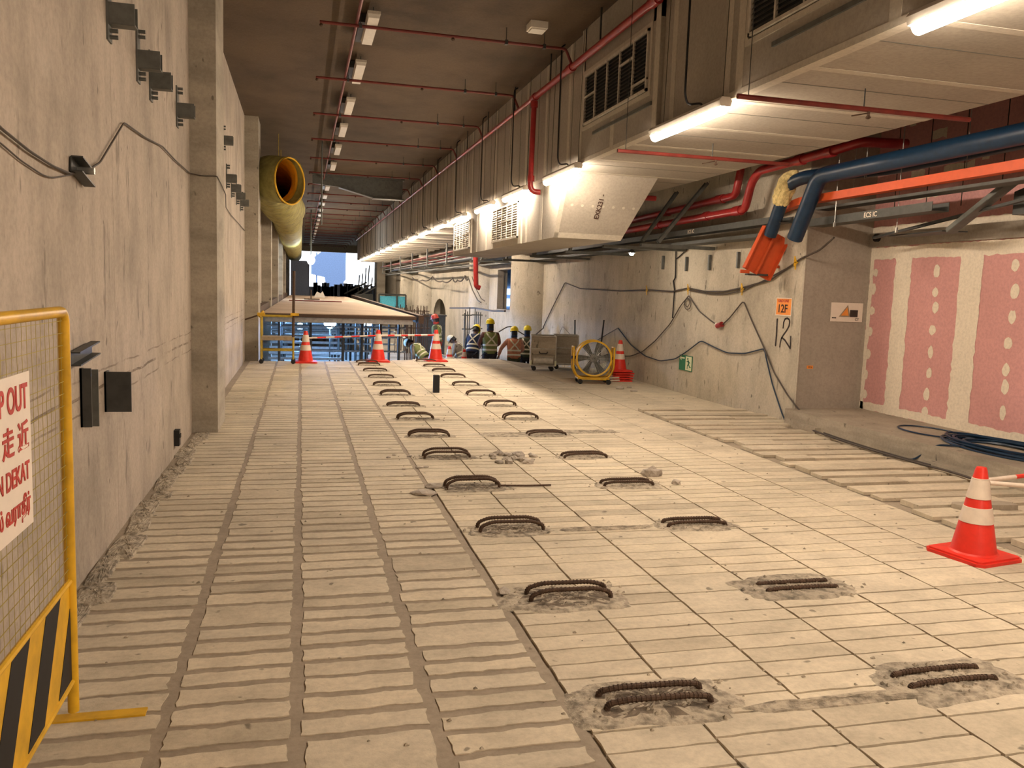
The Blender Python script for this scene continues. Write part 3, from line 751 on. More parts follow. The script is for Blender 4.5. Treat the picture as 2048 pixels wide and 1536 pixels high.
rods = [(1686, 287, 1669, 449), (1715, 280, 1706, 388), (1741, 272, 1731, 352), (1815, 254, 1793, 460), (1806, 254, 1800, 370), (1945, 223, 1931, 352)]
for i, (x0, y0, x1, y1) in enumerate(rods):
    p = at(x1, y1, X=7.0 if i % 2 else 6.75)
    B = MB(); B.cyl((p.x, p.y, p.z), (p.x, p.y, ZC), .005, 5); B.box((p.x-.012, p.y-.012, p.z-.03), (p.x+.012, p.y+.012, p.z+.03))
    tag(B.build('threaded_rod', 'galv'), 'thin threaded rod hanging in front of the pink wall, %s from the left' % ['first', 'second', 'third', 'fifth', 'fourth', 'sixth'][i], 'rod', 'threaded rods by the orange tray')

# ================================================================== YELLOW DUCT
t = thing('ventilation_duct', 'large yellow flexible ventilation duct with open mouth hanging along the left wall', 'duct')
B = MB()
cen = [Vector(p) for p in ((-.26, 20.1, 4.12), (-.52, 20.30, 4.16), (-.66, 20.55, 4.20), (-.72, 21.0, 4.22), (-.70, 22.0, 4.16), (-.60, 23.6, 4.0), (-.50, 25.4, 3.98), (-.42, 27, 4.08), (-.50, 29, 4.2), (-.48, 32, 4.1), (-.5, 35, 4.15), (-.5, 38, 4.12), (-.5, 45, 4.12), (-.5, 55, 4.12), (-.5, 70, 4.12))]
pts = []; rr = []
for a, b_ in zip(cen, cen[1:]):
    n = max(2, int((b_-a).length/.16)) if a.y < 30 else max(2, int((b_-a).length/.5))
    for i in range(n):
        pts.append(a.lerp(b_, i/n)); rr.append(.52+(.018 if (len(pts) % 4) < 2 else 0))
B.tube(pts, rr, 26, caps=False); B.build('duct_skin', 'duct_yellow', t, smooth=True)
B = MB(); B.tube(pts[1:40], [r-.03 for r in rr[1:40]], 26, caps=False); B.build('duct_lining', 'duct_orange', t, smooth=True)
B = MB(); ring = [pts[0]+Vector((cos(a)*.53*.61, cos(a)*.53*.79, sin(a)*.53)) for a in [2*pi*i/30 for i in range(31)]]; B.tube(ring, .02, 6); B.build('rim', 'yellow_paint', t, smooth=True)
B = MB()
for y in (21.5, 24, 27, 31, 36, 42): B.cyl((-.55, y, 4.62), (-.55, y, ZC), .008, 5); B.lathe([(.545, -.03), (.55, 0), (.545, .03)], (-.54, y, 4.12), 26, 'y', caps=False)
B.build('hanger_strap', 'yellow_dim', t)

# ================================================================== LEFT WALL FITTINGS
def wbr():
    t = thing('wall_bracket', 'x', 'bracket', (0, 0, 0), 0, 'steel brackets on the left wall')
    B = MB(); B.box((0, -.012, -.20), (.012, .11, .20)); B.build('back_plate', 'steel_grey', t)
    B = MB(); B.channel((0, .05, -.03), (.17, .05, -.03), .10, .13, .010); B.build('arm', 'steel_grey', t)
    B = MB()
    for z in (-.17, -.13, .14, .18): B.cyl((.01, .05, z), (.06, .05, z), .014, 8)
    splitbuild(B, 'bolt', 'steel_grey', t)
    return t
wb = wbr()
for i, (x, y, lab) in enumerate(((212, 14, 'steel bracket at the very top of the left wall'), (272, 108, 'tall steel bracket on the left wall, left of an adjoining pair'), (298, 150, 'steel bracket on the left wall, right of the adjoining pair'), (352, 212, 'steel bracket on the left wall just before the near pilaster'),
      (443, 275, 'steel bracket high on the left wall just past the near pilaster'), (452, 352, 'small steel bracket past the near pilaster, first of a stepped row'), (462, 372, 'second small bracket in the stepped row past the near pilaster'), (472, 388, 'third small bracket in the stepped row past the near pilaster'), (480, 402, 'last small bracket in the stepped row past the near pilaster'))):
    p = at(x, y, X=XL)
    if i == 0: wb.location = p; wb['label'] = lab
    else: dup(wb, p, 0, lab)
p = at(150, 340, X=XL)
t = thing('wall_channel', 'short dark channel lying flat on the left wall where the cable passes', 'bracket', p)
B = MB(); B.channel((.04, -.13, .02), (.04, .16, -.03), .08, .06, .008, (1, 0, 0)); B.build('channel', 'steel_dark', t)
B = MB(); B.cyl((0, 0, 0), (.1, 0, 0), .02, 8); splitbuild(B, 'bolt', 'galv', t)
for x, y, lab in ((150, 712, 'short dark channel on the left wall behind the barrier post'),):
    p = at(x, y, X=XL); B = MB(); B.channel((.05, -.2, .0), (.05, .26, .03), .07, .05, .008, (1, 0, 0)); o = tag(B.build('wall_channel', 'steel_dark', loc=p), lab, 'bracket')
for x, y, a, b_, dp, m_, lab in ((162, 795, .045, .17, .06, 'steel_dark', 'narrow upright steel plate on the left wall touching the barrier post'), (177, 795, .05, .17, .06, 'steel_grey', 'upright grey steel channel on the left wall beside the barrier'), (212, 782, .10, .13, .16, 'steel_dark', 'dark square steel plate standing out from the left wall')):
    p = at(x, y, X=XL); B = MB(); B.box((-.01, -a/2, -b_), (dp, -a/2+.012, b_)); B.box((-.01, -a/2, -b_), (.012, a/2, b_))
    tag(B.build('wall_plate', m_, loc=p), lab, 'steel plate')
p = at(349, 875, X=XL); B = MB(); B.box((0, -.05, -.08), (.05, .05, .08)); B.box((.05, -.03, .0), (.06, .03, .04)); tag(B.build('socket_box', 'rubber', loc=p), 'small dark socket box low on the left wall before the pilaster', 'socket')
def wall_cable(name, pix, X, r, lab, m_='cable', sm=.06, extra=()):
    pts = [at(x, y, X=X) for x, y in pix]+list(extra)
    B = MB(); B.tube(arc(pts, sm, 3), r, 6); return tag(B.build(name, m_, smooth=True), lab, 'cable')
c1 = [at(x, y, X=XL+.02) for x, y in ((-60, 190), (0, 255), (60, 303), (105, 332), (140, 347), (170, 344), (200, 325), (248, 245), (290, 275), (325, 293), (350, 320), (379, 346))]
c2 = [at(382, 347, Y=10.08), at(405, 352, Y=10.08), at(434, 352, Y=10.08)]
c3 = [at(x, y, X=XL+.02) for x, y in ((452, 415), (462, 430), (480, 450), (490, 462))]
B = MB(); B.tube(arc(c1+c2+[Vector((-.92, 10.6, c2[-1].z-.05)), Vector((-.92, 11.1, c2[-1].z-.1))]+c3, .05, 3), .0065, 6)
tag(B.build('power_cable', 'cable', smooth=True), 'black cable hung in loops along the left wall and over the pilaster', 'cable')
wall_cable('power_cable', [(-60, 250), (0, 285), (40, 320), (85, 350), (105, 356), (140, 350), (170, 346)], XL+.012, .004, 'thin grey cable sagging below the black one on the left wall')

# ================================================================== RIGHT WALL CABLES AND SIGNS
XC = XR-.03
def hang(pix, r=.011, X=XC): return [at(x, y, X=X) for x, y in pix]
B = MB(); B.tube(arc(hang([(1000, 578)], X=XC-.05)[:0]+hang([(1086, 655), (1105, 615), (1130, 565), (1160, 577), (1240, 582), (1300, 580), (1345, 583), (1377, 576), (1410, 583), (1450, 583), (1487, 575), (1540, 560), (1585, 530), (1600, 518), (1640, 500), (1668, 475)]), .08, 3), .014, 6)
tag(B.build('power_cable', 'cable', smooth=True), 'thick dark cable strung along the concrete wall on yellow ties', 'cable')
B = MB(); B.tube(arc(hang([(1377, 580), (1420, 588), (1455, 588), (1487, 580), (1530, 560), (1590, 528)]), .08, 3), .010, 6)
tag(B.build('power_cable', 'cable', smooth=True), 'second cable running just below the thick one near the corner', 'cable')
B = MB(); B.tube(arc(hang([(1377, 592), (1362, 610), (1340, 648), (1310, 682), (1285, 703), (1262, 712), (1245, 712), (1225, 712)]), .1, 3), .010, 6)
tag(B.build('power_cable', 'cable', smooth=True), 'cable drooping from a yellow tie down behind the traffic cone stack', 'cable')
ringc = at(1375, 608, X=XC)
B = MB(); B.tube([ringc+Vector((0, .13*cos(a), .10*sin(a))) for a in [2*pi*i/20 for i in range(21)]]+[ringc+Vector((-.01, .09*cos(a), .07*sin(a)+.02)) for a in [2*pi*i/20 for i in range(21)]], .007, 5)
tag(B.build('cable_coil', 'cable', smooth=True), 'small coil of cable hung on a yellow tie on the concrete wall', 'cable coil')
B = MB(); B.tube(arc(hang([(1378, 592), (1398, 622), (1420, 640), (1440, 654), (1460, 635), (1487, 601), (1503, 640), (1530, 700), (1548, 745), (1575, 790), (1608, 832), (1640, 862), (1660, 874)]), .08, 3), .011, 6)
tag(B.build('power_cable', 'cable', smooth=True), 'zigzag cable with a red plug falling to the floor by the corner', 'cable')
p = at(1442, 650, X=XC); t = thing('cable_plug', 'red industrial plug hanging in the zigzag cable', 'plug', p)
B = MB(); B.cyl((-.02, -.06, .015), (-.02, .08, -.02), .045, 12); B.build('plug_body', 'red_pipe', t, smooth=True)
B = MB(); B.cyl((-.02, .08, -.02), (-.02, .13, .01), .03, 10); B.build('plug_collar', 'white_plastic', t)
B = MB(); B.tube(arc(hang([(1236, 656), (1243, 665), (1262, 690), (1290, 712), (1320, 722), (1350, 718), (1375, 702), (1402, 681), (1430, 695), (1455, 706), (1490, 707), (1529, 697), (1532, 715), (1545, 770), (1565, 830), (1572, 845)]), .1, 3), .011, 6)
tag(B.build('power_cable', 'blue_pipe', smooth=True), 'bluish cable looping low along the wall past the exit sign', 'cable')
B = MB(); B.tube(arc(hang([(1160, 690), (1195, 680), (1215, 668), (1236, 656)])+[at(1130, 655, X=XC)][:0], .1, 3), .008, 5); B.tube(arc(hang([(1110, 690), (1125, 652), (1150, 680)]), .1, 3), .006, 5)
tag(B.build('power_cable', 'cable', smooth=True), 'slack cable on the wall behind the fan and cages', 'cable')
t = thing('wall_conduit', 'black upright conduit on the concrete wall above the hanging cables', 'conduit')
B = MB(); a = at(1352, 500, X=XC); b_ = at(1345, 636, X=XC); B.tube([a, at(1351, 555, X=XC), at(1347, 562, X=XC-.0), at(1349, 580, X=XC), b_], .012, 6); B.build('conduit', 'black', t)
B = MB(); B.tube([at(1375, 498, X=XC), at(1353, 518, X=XC)], .010, 6); B.build('side_branch', 'black', t)
for x, y, lab in ((1294, 580, 'fourth'), (1377, 578, 'third'), (1485, 578, 'second'), (1592, 525, 'first')):
    p = at(x, y, X=XC-.012); B = MB()
    B.box((-.012, -.012, -.10), (.0, .012, .02)); B.box((-.012, -.05, -.008), (0, .03, .008)); B.box((-.012, .02, -.05), (0, .036, .09)); B.beam((-.006, -.03, -.02), (-.006, .02, .07), .012, .012)
    tag(B.build('cable_tie', 'yellow_paint', loc=p), 'yellow plastic tie holding the thick cable, %s from the corner' % lab, 'cable tie', 'yellow cable ties')
for i, pr in enumerate((((1150, 640), (1150, 715)), ((1208, 640), (1198, 690)))):
    B = MB(); p0 = at(*pr[0], X=XC-.2); p1 = at(*pr[1], X=XC-.25); B.cyl(p0, (p1.x, p1.y, 0.0), .018, 8)
    tag(B.build('steel_rod', 'black'), ['thin black rod leaning on the wall between cage and fan', 'thin black rod leaning on the wall directly behind the fan'][i], 'rod')
# orange 12F sign
YS = (10.92+10.54)/2
t = thing('number_sign', 'orange square sign reading 12F on the concrete wall', 'sign', (XR-.012, 10.73, 1.555))
B = MB(); B.box((0, -.19, 0), (.010, .19, .235)); B.build('plate', 'sign_orange', t)
B = MB(); B.box((-.001, -.20, -.014), (.010, .20, 0)); B.box((-.001, -.20, .235), (.010, .20, .247)); B.box((-.001, -.20, 0), (.010, -.19, .235)); B.box((-.001, .19, 0), (.010, .20, .235)); B.build('border', 'sign_white', t)
text('lettering', '12F', .165, 'ink', t, frame((-.003, .155, .035), (0, -1, 0), (0, 0, 1)), 1.08, .001)
text('lettering', 'GRID LINE', .052, 'sign_red', t, frame((-.003, .15, .185), (0, -1, 0), (0, 0, 1)), 1.15, .001)
t = thing('painted_number', 'hand painted black number 12 on the concrete wall under the orange sign', 'painted number')
B = MB()
px12 = lambda x, y: at(1540+x/12.8, 585+y/12.8, X=XR-.004)
def flatline(B, pts, w):
    for a, b_ in zip(pts, pts[1:]): B.beam(a, b_, w, .003, (1, 0, 0))
    for p in pts: B.lathe([(w/2, -.0015), (w/2, .0015)], p, 8, 'x')
flatline(B, [px12(*p) for p in ((185, 690), (175, 900), (165, 1100), (140, 1350))], .035)
flatline(B, [px12(*p) for p in ((335, 905), (350, 760), (385, 680), (440, 660), (490, 690), (505, 760), (480, 870), (420, 980), (340, 1090), (290, 1180), (262, 1290), (250, 1390))], .026)
flatline(B, [px12(*p) for p in ((300, 1150), (380, 1220), (450, 1330), (515, 1430), (525, 1290), (530, 1130))], .026)
B.build('brush_strokes', 'marker', t)
# exit sign
t = thing('exit_sign', 'green exit sign with arrow and running figure low on the concrete wall', 'sign', (XR-.014, 13.78, .57))
B = MB(); B.box((0, -.26, -.14), (.012, .26, .14)); B.build('plate', 'sign_green', t)
B = MB(); B.box((-.004, -.245, -.125), (0, -.01, .125)); B.build('door_panel', 'sign_cream', t)
B = MB()
B.lathe([(.022, -.008), (.022, -.005)], (0, -.10, .085), 12, 'x')
for a, b_, w in (((-.12, .055), (-.14, -.01), .04), ((-.125, .05), (-.06, .03), .016), ((-.12, .045), (-.19, .01), .016), ((-.14, -.01), (-.09, -.04), .022), ((-.09, -.04), (-.09, -.10), .018), ((-.14, -.01), (-.18, -.06), .022), ((-.18, -.06), (-.225, -.06), .018)):
    B.beam((-.006, a[0], a[1]), (-.006, b_[0], b_[1]), w, .003, (1, 0, 0))
B.build('running_figure', 'sign_green', t)
B = MB(); B.box((-.004, .04, .075), (0, .22, .10)); B.prism([(.245, .087), (.17, .135), (.17, .115), (.20, .087), (.17, .06), (.17, .04)], -.004, 0, 'x'); B.build('arrow', 'sign_cream', t)
# poster on the return face
t = thing('wall_poster', 'white poster with an orange triangle picture on the grey return wall', 'poster', (7.30, 10.292, 1.49))
B = MB(); B.box((0, -.004, 0), (.52, .004, .27)); B.build('sheet', 'sign_white', t)
B = MB(); B.prism([(.13, .07), (.32, .07), (.27, .24)], -.006, -.004, 'y'); B.build('triangle', 'timber', t)
B = MB(); B.prism([(.165, .088), (.29, .088), (.26, .205)], -.008, -.006, 'y'); B.build('triangle_panel', 'sign_orange', t)
B = MB(); B.box((.31, -.006, .07), (.44, -.004, .17)); B.build('picture_block', 'marker', t)
B = MB(); B.box((.02, -.006, .045), (.09, -.004, .06)); B.build('small_print', 'marker', t)
text('lettering', 'CT', .05, 'marker', t, frame((.40, -.0055, .02), (1, 0, 0), (0, 0, 1)), 1, .0005)
B = MB(); B.box((0, -.003, 0), (.10, .001, .045)); o = tag(B.build('small_label', 'sign_orange', loc=(6.98, 10.297, .81)), 'tiny yellow label near the edge of the grey return wall', 'label')
text('lettering', 'W1A', .03, 'marker', o, frame((.02, -.004, .012), (1, 0, 0), (0, 0, 1)), 1, .0005)
# grit, cable and coil at the ledge
B = MB(); pts = [at(x, y, Z=.06) for x, y in ((1590, 846), (1640, 866), (1680, 880), (1730, 896), (1791, 914), (1850, 930), (1900, 943), (1960, 962))]
B.tube(arc([at(1574, 846, X=XC)]+pts, .1, 3), .014, 6); B.tube(arc([Vector(p)+Vector((.03, -.04, .01)) for p in pts[1:6]], .1, 3), .010, 6)
tag(B.build('floor_cable', 'cable', smooth=True), 'dark cables lying along the foot of the concrete ledge', 'cable')
B = MB(); rn = random.Random(4)
for k in range(11):
    cx, cyy = 7.30+rn.uniform(-.05, .05), 7.10+rn.uniform(-.1, .1); ra, rb = rn.uniform(.24, .36), rn.uniform(.55, .85)
    B.tube([(cx+ra*cos(a), cyy+rb*sin(a), .255+.014*(k//3)+.006*sin(3*a+k)) for a in [2*pi*i/28+k*.3 for i in range(29)]], .012, 5)
B.tube(arc([(6.95, 7.3, .26), (6.74, 7.45, .25), (6.66, 7.7, .03), (6.6, 8.2, .014)], .06), .012, 5)
B.tube([(7.35+.28*cos(a), 8.25+.45*sin(a), .255) for a in [2*pi*i/24 for i in range(25)]], .010, 5)
tag(B.build('cable_coil', 'blue_pipe', smooth=True), 'heap of dark blue cable coiled on the concrete ledge at the right edge', 'cable coil')

# ================================================================== YELLOW BARRIER
t = thing('mesh_barrier', 'yellow metal mesh barrier panel with a danger sign and striped board at the left edge', 'barrier', (-.87, 3.45, 0))
YN = -2.1
B = MB(); B.tube(arc([(0, 0, .03), (0, 0, 1.62), (0, YN, 1.62), (0, YN, .03)], .05, 5), .021, 12); B.build('frame', 'yellow_paint', t, smooth=True)
B = MB(); B.cyl((0, 0, .57), (0, YN, .57), .012, 8); B.cyl((0, 0, .16), (0, YN, .16), .012, 8); B.build('cross_rail', 'yellow_paint', t, smooth=True)
B = MB(); z = .62
while z < 1.6: B.beam((0, 0, z), (0, YN, z), .0022, .0022); z += .046
y = -.045
while y > YN: B.beam((.001, y, .57), (.001, y, 1.61), .0012, .0012, (0, 1, 0)); y -= .05
B.build('wire_mesh', 'yellow_mesh', t)
B = MB()
B.mat(0).box((-.003, YN, .16), (.0, -.01, .57))
n = 8; s_ = .36
for i in range(-2, 8):
    a = -.02-i*s_; w_ = .18; L = .24
    poly = []
    for (yy, zz) in ((a, .17), (a-w_, .17), (a-w_+L, .56), (a+L, .56)): poly.append((yy, zz))
    def clip(poly, c_, sgn):
        out = []
        for (p, q_) in zip(poly, poly[1:]+poly[:1]):
            i1, i2 = (p[0]-c_)*sgn <= 0, (q_[0]-c_)*sgn <= 0
            if i1: out.append(p)
            if i1 != i2: u_ = (c_-p[0])/(q_[0]-p[0]); out.append((c_, p[1]+(q_[1]-p[1])*u_))
        return out
    poly = clip(clip(poly, -.012, 1), YN+.01, -1)
    if len(poly) > 2: B.mat(1).prism(poly, .0, .002, 'x')
B.build('striped_board', ['yellow_paint', 'black'], t)
B = MB(); B.box((-.10, -.035, 0), (.27, .025, .008)); B.box((-.10, YN-.03, 0), (.27, YN+.03, .008)); splitbuild(B, 'foot', 'yellow_paint', t)
sg = MB().box((-.004, -1.36, .93), (.004, -.44, 1.44)).build('danger_sign', 'sign_white', t)
for body, z, s2, sx in (('DANGER - KEEP OUT', 1.325, .115, .86), ('\u5371 \u9669 , \u8bf7 \u52ff \u8d70 \u8fd1', 1.20, .10, 1.06), ('BAHAYA - JANGAN DEKAT', 1.09, .085, .90), ('\u0b85\u0baa\u0bbe\u0baf\u0bae\u0bcd - \u0b85\u0bb0\u0bc1\u0b95\u0bbf\u0bb2\u0bcd \u0bb5\u0bb0\u0bbe\u0ba4\u0bc0\u0bb0\u0bcd', .985, .075, .78)):
    o = text('lettering', body, s2, 'sign_red', sg, frame((.0055, 0, z), (0, 1, 0), (0, 0, 1)), 1, .001)
    xs = [v.co.x for v in o.data.vertices]; L = max(xs)-min(xs); k = .86/L
    o.data.transform(Matrix.Scale(k, 4, (1, 0, 0)) @ Matrix.Translation((-min(xs), 0, 0)))
    o.matrix_local = frame((.0055, -1.33, z), (0, 1, 0), (0, 0, 1))

# ================================================================== TRAFFIC CONES
def cone(sc, label, loc, rz=0):
    t = thing('traffic_cone', label, 'traffic cone', loc, rz)
    H = .64
    R = lambda z: .155+(.036-.155)*(z/H)
    B = MB(); c_ = .23
    B.prism([(-c_+.04, -c_), (c_-.04, -c_), (c_, -c_+.04), (c_, c_-.04), (c_-.04, c_), (-c_+.04, c_), (-c_, c_-.04), (-c_, -c_+.04)], 0, .022)
    B.prism([(-.19, -.21), (.19, -.21), (.21, -.19), (.21, .19), (.19, .21), (-.19, .21), (-.21, .19), (-.21, -.19)], .022, .034); B.build('base', 'cone_red', t)
    B = MB(); B.lathe([(R(0)+.012, .03), (R(.04), .045), (R(H-.02), H-.02), (R(H)-.004, H), (.02, H)], n=32); B.build('cone_body', 'cone_red', t, smooth=True)
    for z0, z1 in ((.25, .36), (.42, .555)):
        B = MB(); B.lathe([(R(z0)+.001, z0), (R(z0)+.004, z0+.002), (R(z1)+.004, z1-.002), (R(z1)+.001, z1)], n=32); B.build('reflective_band', 'band_white', t, smooth=True)
    B = MB(); B.lathe([(.046, .548), (.056, .552), (.056, .562), (.044, .566)], n=24); B.build('collar', 'band_white', t)
    t.scale = (sc, sc, sc)
    return t
def bar(p0, p1, label, n=5, r=.016):
    t = thing('barricade_bar', label, 'barrier bar')
    p0, p1 = Vector(p0), Vector(p1)
    for k, (nm, m_) in enumerate((('white_section', 'band_white'), ('red_section', 'cone_red'))):
        B = MB()
        for i in range(k, n, 2): B.cyl(p0.lerp(p1, i/n), p0.lerp(p1, (i+1)/n), r, 10)
        splitbuild(B, nm, m_, t, smooth=True)
    return t
cone(1.0, 'red and white traffic cone standing alone at the right foreground', (4.64, 4.70, 0), .18)
bar((4.70, 4.70, .545), (6.2, 5.0, .56), 'red and white bar from the foreground cone, the upper one', 5)
bar((4.70, 4.68, .53), (5.9, 4.20, .50), 'red and white bar from the foreground cone, the lower one slanting forward', 4)
cone(1.12, 'traffic cone by the yellow trolley in front of the falsework', (.11, 19.3, 0))
cone(1.18, 'traffic cone at the floor edge in front of the middle of the falsework', (1.78, 19.75, 0))
cone(1.2, 'traffic cone at the floor edge beside the last rebar loop', (3.22, 20.1, 0))
bar((1.84, 19.75, .62), (3.16, 20.08, .64), 'red and white bar between the two cones at the floor edge', 8, .022)
bar((.17, 19.3, .56), (1.72, 19.72, .62), 'thin red and white bar running left from the middle edge cone', 8, .018)
cone(1.0, 'red cone on the lower ground behind the floor edge, without clear bands', (3.95, 22.3, -.42)); 
cone(.9, 'small red and white cone at the floor edge beside the group of people', (4.33, 22.1, -.42))
B = MB(); B.box((3.75, 21.9, LOW), (4.5, 22.55, -.42)); tag(B.build('timber_stack', 'timber'), 'low brown stack of timber carrying two cones beyond the floor edge', 'timber stack')
# stack of cones at the right wall
cone(1.0, 'traffic cone on top of the red stack beside the fan', (6.40, 15.95, .20))
for k in range(4):
    B = MB(); c_ = .215; B.prism([(-c_, -c_), (c_, -c_), (c_, c_), (-c_, c_)], 0, .03); B.lathe([(.17, .03), (.155, .048)], n=20)
    o = tag(B.build('traffic_cone', 'cone_red', loc=(6.40+.008*k, 15.95, .05*k), smooth=False), 'red cone nested in the stack beside the fan, only its square base showing', 'traffic cone', 'nested cones in the stack')
    o.rotation_euler = (0, 0, .04*k)
B = MB(); rn = random.Random(8)
for k in range(7):
    a = rn.uniform(0, 3.1); p = Vector((6.0+rn.uniform(-.12, .15), 15.75+rn.uniform(-.1, .1), .03+.014*k)); d = Vector((cos(a), sin(a)*.4, 0))*.25
    B.mat(k % 2).cyl(p-d, p+d, .018, 8)
tag(B.build('folded_tape', ['band_white', 'cone_red']), 'heap of red and white barrier lengths on the floor behind the fan', 'barrier tape')
B = MB(); B.rock((0, 0, 0), .2, 11, 1.2); o = tag(B.build('plastic_bag', 'plastic_bag', loc=(6.12, 16.05, .12)), 'crumpled pale plastic bag between the fan and the cone stack', 'bag')
# timber piece by the near cone
B = MB(); B.prism([(0, 0), (.55, -.05), (.57, .05), (.5, .10), (.02, .12), (-.03, .07)], 0, .045); tag(B.build('concrete_offcut', 'kerb_concrete', loc=(5.45, 5.70, .03)), 'flat grey concrete offcut lying behind the foreground cone', 'offcut')

# ================================================================== FAN
t = thing('drum_fan', 'large round drum fan in a yellow tubular frame on castors', 'fan', (5.62, 15.42, 0), -.20)
B = MB(); r = .345; zc = .51
B.lathe([(r-.02, -.16), (r+.012, -.17), (r+.012, -.14), (r, -.13), (r, .13), (r+.012, .14), (r+.012, .17), (r-.02, .16), (r-.012, .13), (r-.012, -.13), (r-.02, -.16)], (0, 0, zc), 40, 'y', caps=False); B.build('drum', 'yellow_paint', t, smooth=True)
B = MB(); B.lathe([(r-.016, -.14), (r-.016, .14)], (0, 0, zc), 40, 'y', caps=False); B.build('drum_inner_shade', 'steel_dark', t, smooth=True)  # dark inner skin puts the shade inside the drum into the colour
B = MB()
for k in range(1, 14): B.tube([(k*r/14*cos(a), -.15-.03*(1-k/14), zc+k*r/14*sin(a)) for a in [2*pi*i/28 for i in range(29)]], .0025, 4)
for k in range(16): a = 2*pi*k/16; B.tube([(.04*cos(a), -.18, zc+.04*sin(a)), (r*cos(a), -.15, zc+r*sin(a))], .003, 4)
B.build('guard_grille', 'galv', t)
B = MB(); B.lathe([(.001, -.08), (.07, -.08), (.09, -.06), (.09, .1), (.001, .1)], (0, 0, zc), 20, 'y'); B.build('hub', 'steel_grey', t, smooth=True)
for k in range(6):
    a = 2*pi*k/6; B = MB(); u = Vector((cos(a), 0, sin(a))); v = Vector((-sin(a), 0, cos(a))); cc = Vector((0, 0, zc))
    B.add([cc+u*.08-v*.03+Vector((0, -.03, 0)), cc+u*.08+v*.03+Vector((0, .03, 0)), cc+u*.31+v*.09+Vector((0, .03, 0)), cc+u*.31-v*.06+Vector((0, -.04, 0))], [(0, 1, 2, 3)])
    o = B.build('blade', 'grille', t); sm_ = o.modifiers.new('thick', 'SOLIDIFY'); sm_.thickness = .006
B = MB(); B.lathe([(r-.03, .15), (r-.03, .152), (.001, .152)], (0, 0, zc), 30, 'y', caps=False)
for k in range(9): B.cyl((-r+.04+k*.075, .15, zc-math.sqrt(max(.002, r*r-(r-.04-k*.075)**2))*.95), (-r+.04+k*.075, .15, zc+math.sqrt(max(.002, r*r-(r-.04-k*.075)**2))*.95), .003, 4)
B.v = B.v[90:]; B.f = []; B.m = []
n_ = len(B.v)//8
for q_ in range(n_):
    o_ = q_*8; 
    for j in range(4): B.f.append((o_+j, o_+(j+1) % 4, o_+4+(j+1) % 4, o_+4+j)); B.m.append(0)
B.build('rear_guard', 'galv', t)
for sy in (-.13, .13):
    B = MB(); B.tube(arc([(-.40, sy, .72), (-.40, sy, .30), (-.30, sy, .12), (.30, sy, .12), (.40, sy, .30), (.40, sy, .72)], .08, 4), .019, 10); B.build('frame_hoop', 'yellow_paint', t, smooth=True)
B = MB(); B.cyl((-.40, -.13, .72), (-.40, .13, .72), .019, 8); B.cyl((.40, -.13, .72), (.40, .13, .72), .019, 8)
for x in (-.30, .30): B.cyl((x, -.2, .11), (x, .2, .11), .019, 8)
B.box((-.30, -.16, .085), (.30, -.12, .115)); B.box((-.30, .12, .085), (.30, .16, .115)); B.build('base_rail', 'yellow_paint', t, smooth=True)
B = MB()
for x in (-1, 1): B.cyl((x*.34, 0, zc), (x*.43, 0, zc), .03, 10)
splitbuild(B, 'pivot_knob', 'black', t)
for x in (-.28, .28):
    for y in (-.19, .19):
        B = MB(); B.lathe([(.02, -.018), (.048, -.016), (.05, 0), (.048, .016), (.02, .018)], (x+.02, y, .05), 16, 'y'); B.box((x-.02, y-.03, .07), (x+.03, y+.03, .10)); B.build('castor', 'rubber', t)
# ================================================================== CAGE TROLLEYS
def trolley(label, loc, rz, drum):
    t = thing('cage_trolley', label, 'trolley', loc, rz)
    B = MB(); W_, D_, H_ = .28, .26, .80
    for x in (-W_, W_):
        for y in (-D_, D_): B.cyl((x, y, .12), (x, y, H_), .014, 8)
    for y in (-D_, D_):
        for z in (.14, H_*.63, H_-.01): B.cyl((-W_, y, z), (W_, y, z), .014, 8)
    for x in (-W_, W_):
        for z in (.14, H_*.63, H_-.01): B.cyl((x, -D_, z), (x, D_, z), .014, 8)
    B.build('frame', 'pale_steel', t, smooth=True)
    B = MB()
    for z0, z1 in ((.15, .36), (.37, .49), (.52, .76)): B.box((-W_+.01, -D_+.012, z0), (W_-.01, -D_+.022, z1)); B.box((-W_+.01, D_-.022, z0), (W_-.01, D_-.012, z1)); B.box((-W_+.012, -D_+.03, z0), (-W_+.02, D_-.03, z1)); B.box((W_-.02, -D_+.03, z0), (W_-.012, D_-.03, z1))
    B.build('side_panel', 'kerb_concrete', t)
    B = MB(); B.box((-W_, -D_, .11), (W_, D_, .14)); B.build('platform', 'galv', t)
    if drum:
        B = MB(); B.tube(arc([(-.09, -D_, .44), (-.08, -D_-.04, .40), (.08, -D_-.04, .40), (.09, -D_, .44)], .03), .010, 8); B.build('handle', 'black', t)
        B = MB(); B.cyl((-.22, -D_-.02, .24), (.22, -D_-.02, .24), .085, 16); B.build('roller', 'pale_steel', t, smooth=True)
        B = MB(); B.box((-W_-.02, -D_-.02, .13), (-W_+.02, -D_+.02, .24)); B.box((W_-.02, -D_-.02, .13), (W_+.02, -D_+.02, .24)); splitbuild(B, 'corner_buffer', 'sign_cream', t)
    for x in (-.2, .2):
        for y in (-.2, .2):
            B = MB(); B.lathe([(.02, -.02), (.05, -.018), (.052, 0), (.05, .018), (.02, .02)], (x, y, .052), 14, 'y'); B.box((x-.025, y-.035, .08), (x+.025, y+.035, .115)); B.build('castor', 'rubber', t)
    return t
trolley('grey cage trolley with a black handle standing near the floor edge', (5.36, 18.05, 0), -.24, True)
trolley('grey cage trolley without handle, half hidden behind the other one', (6.03, 18.45, 0), -.28, False)

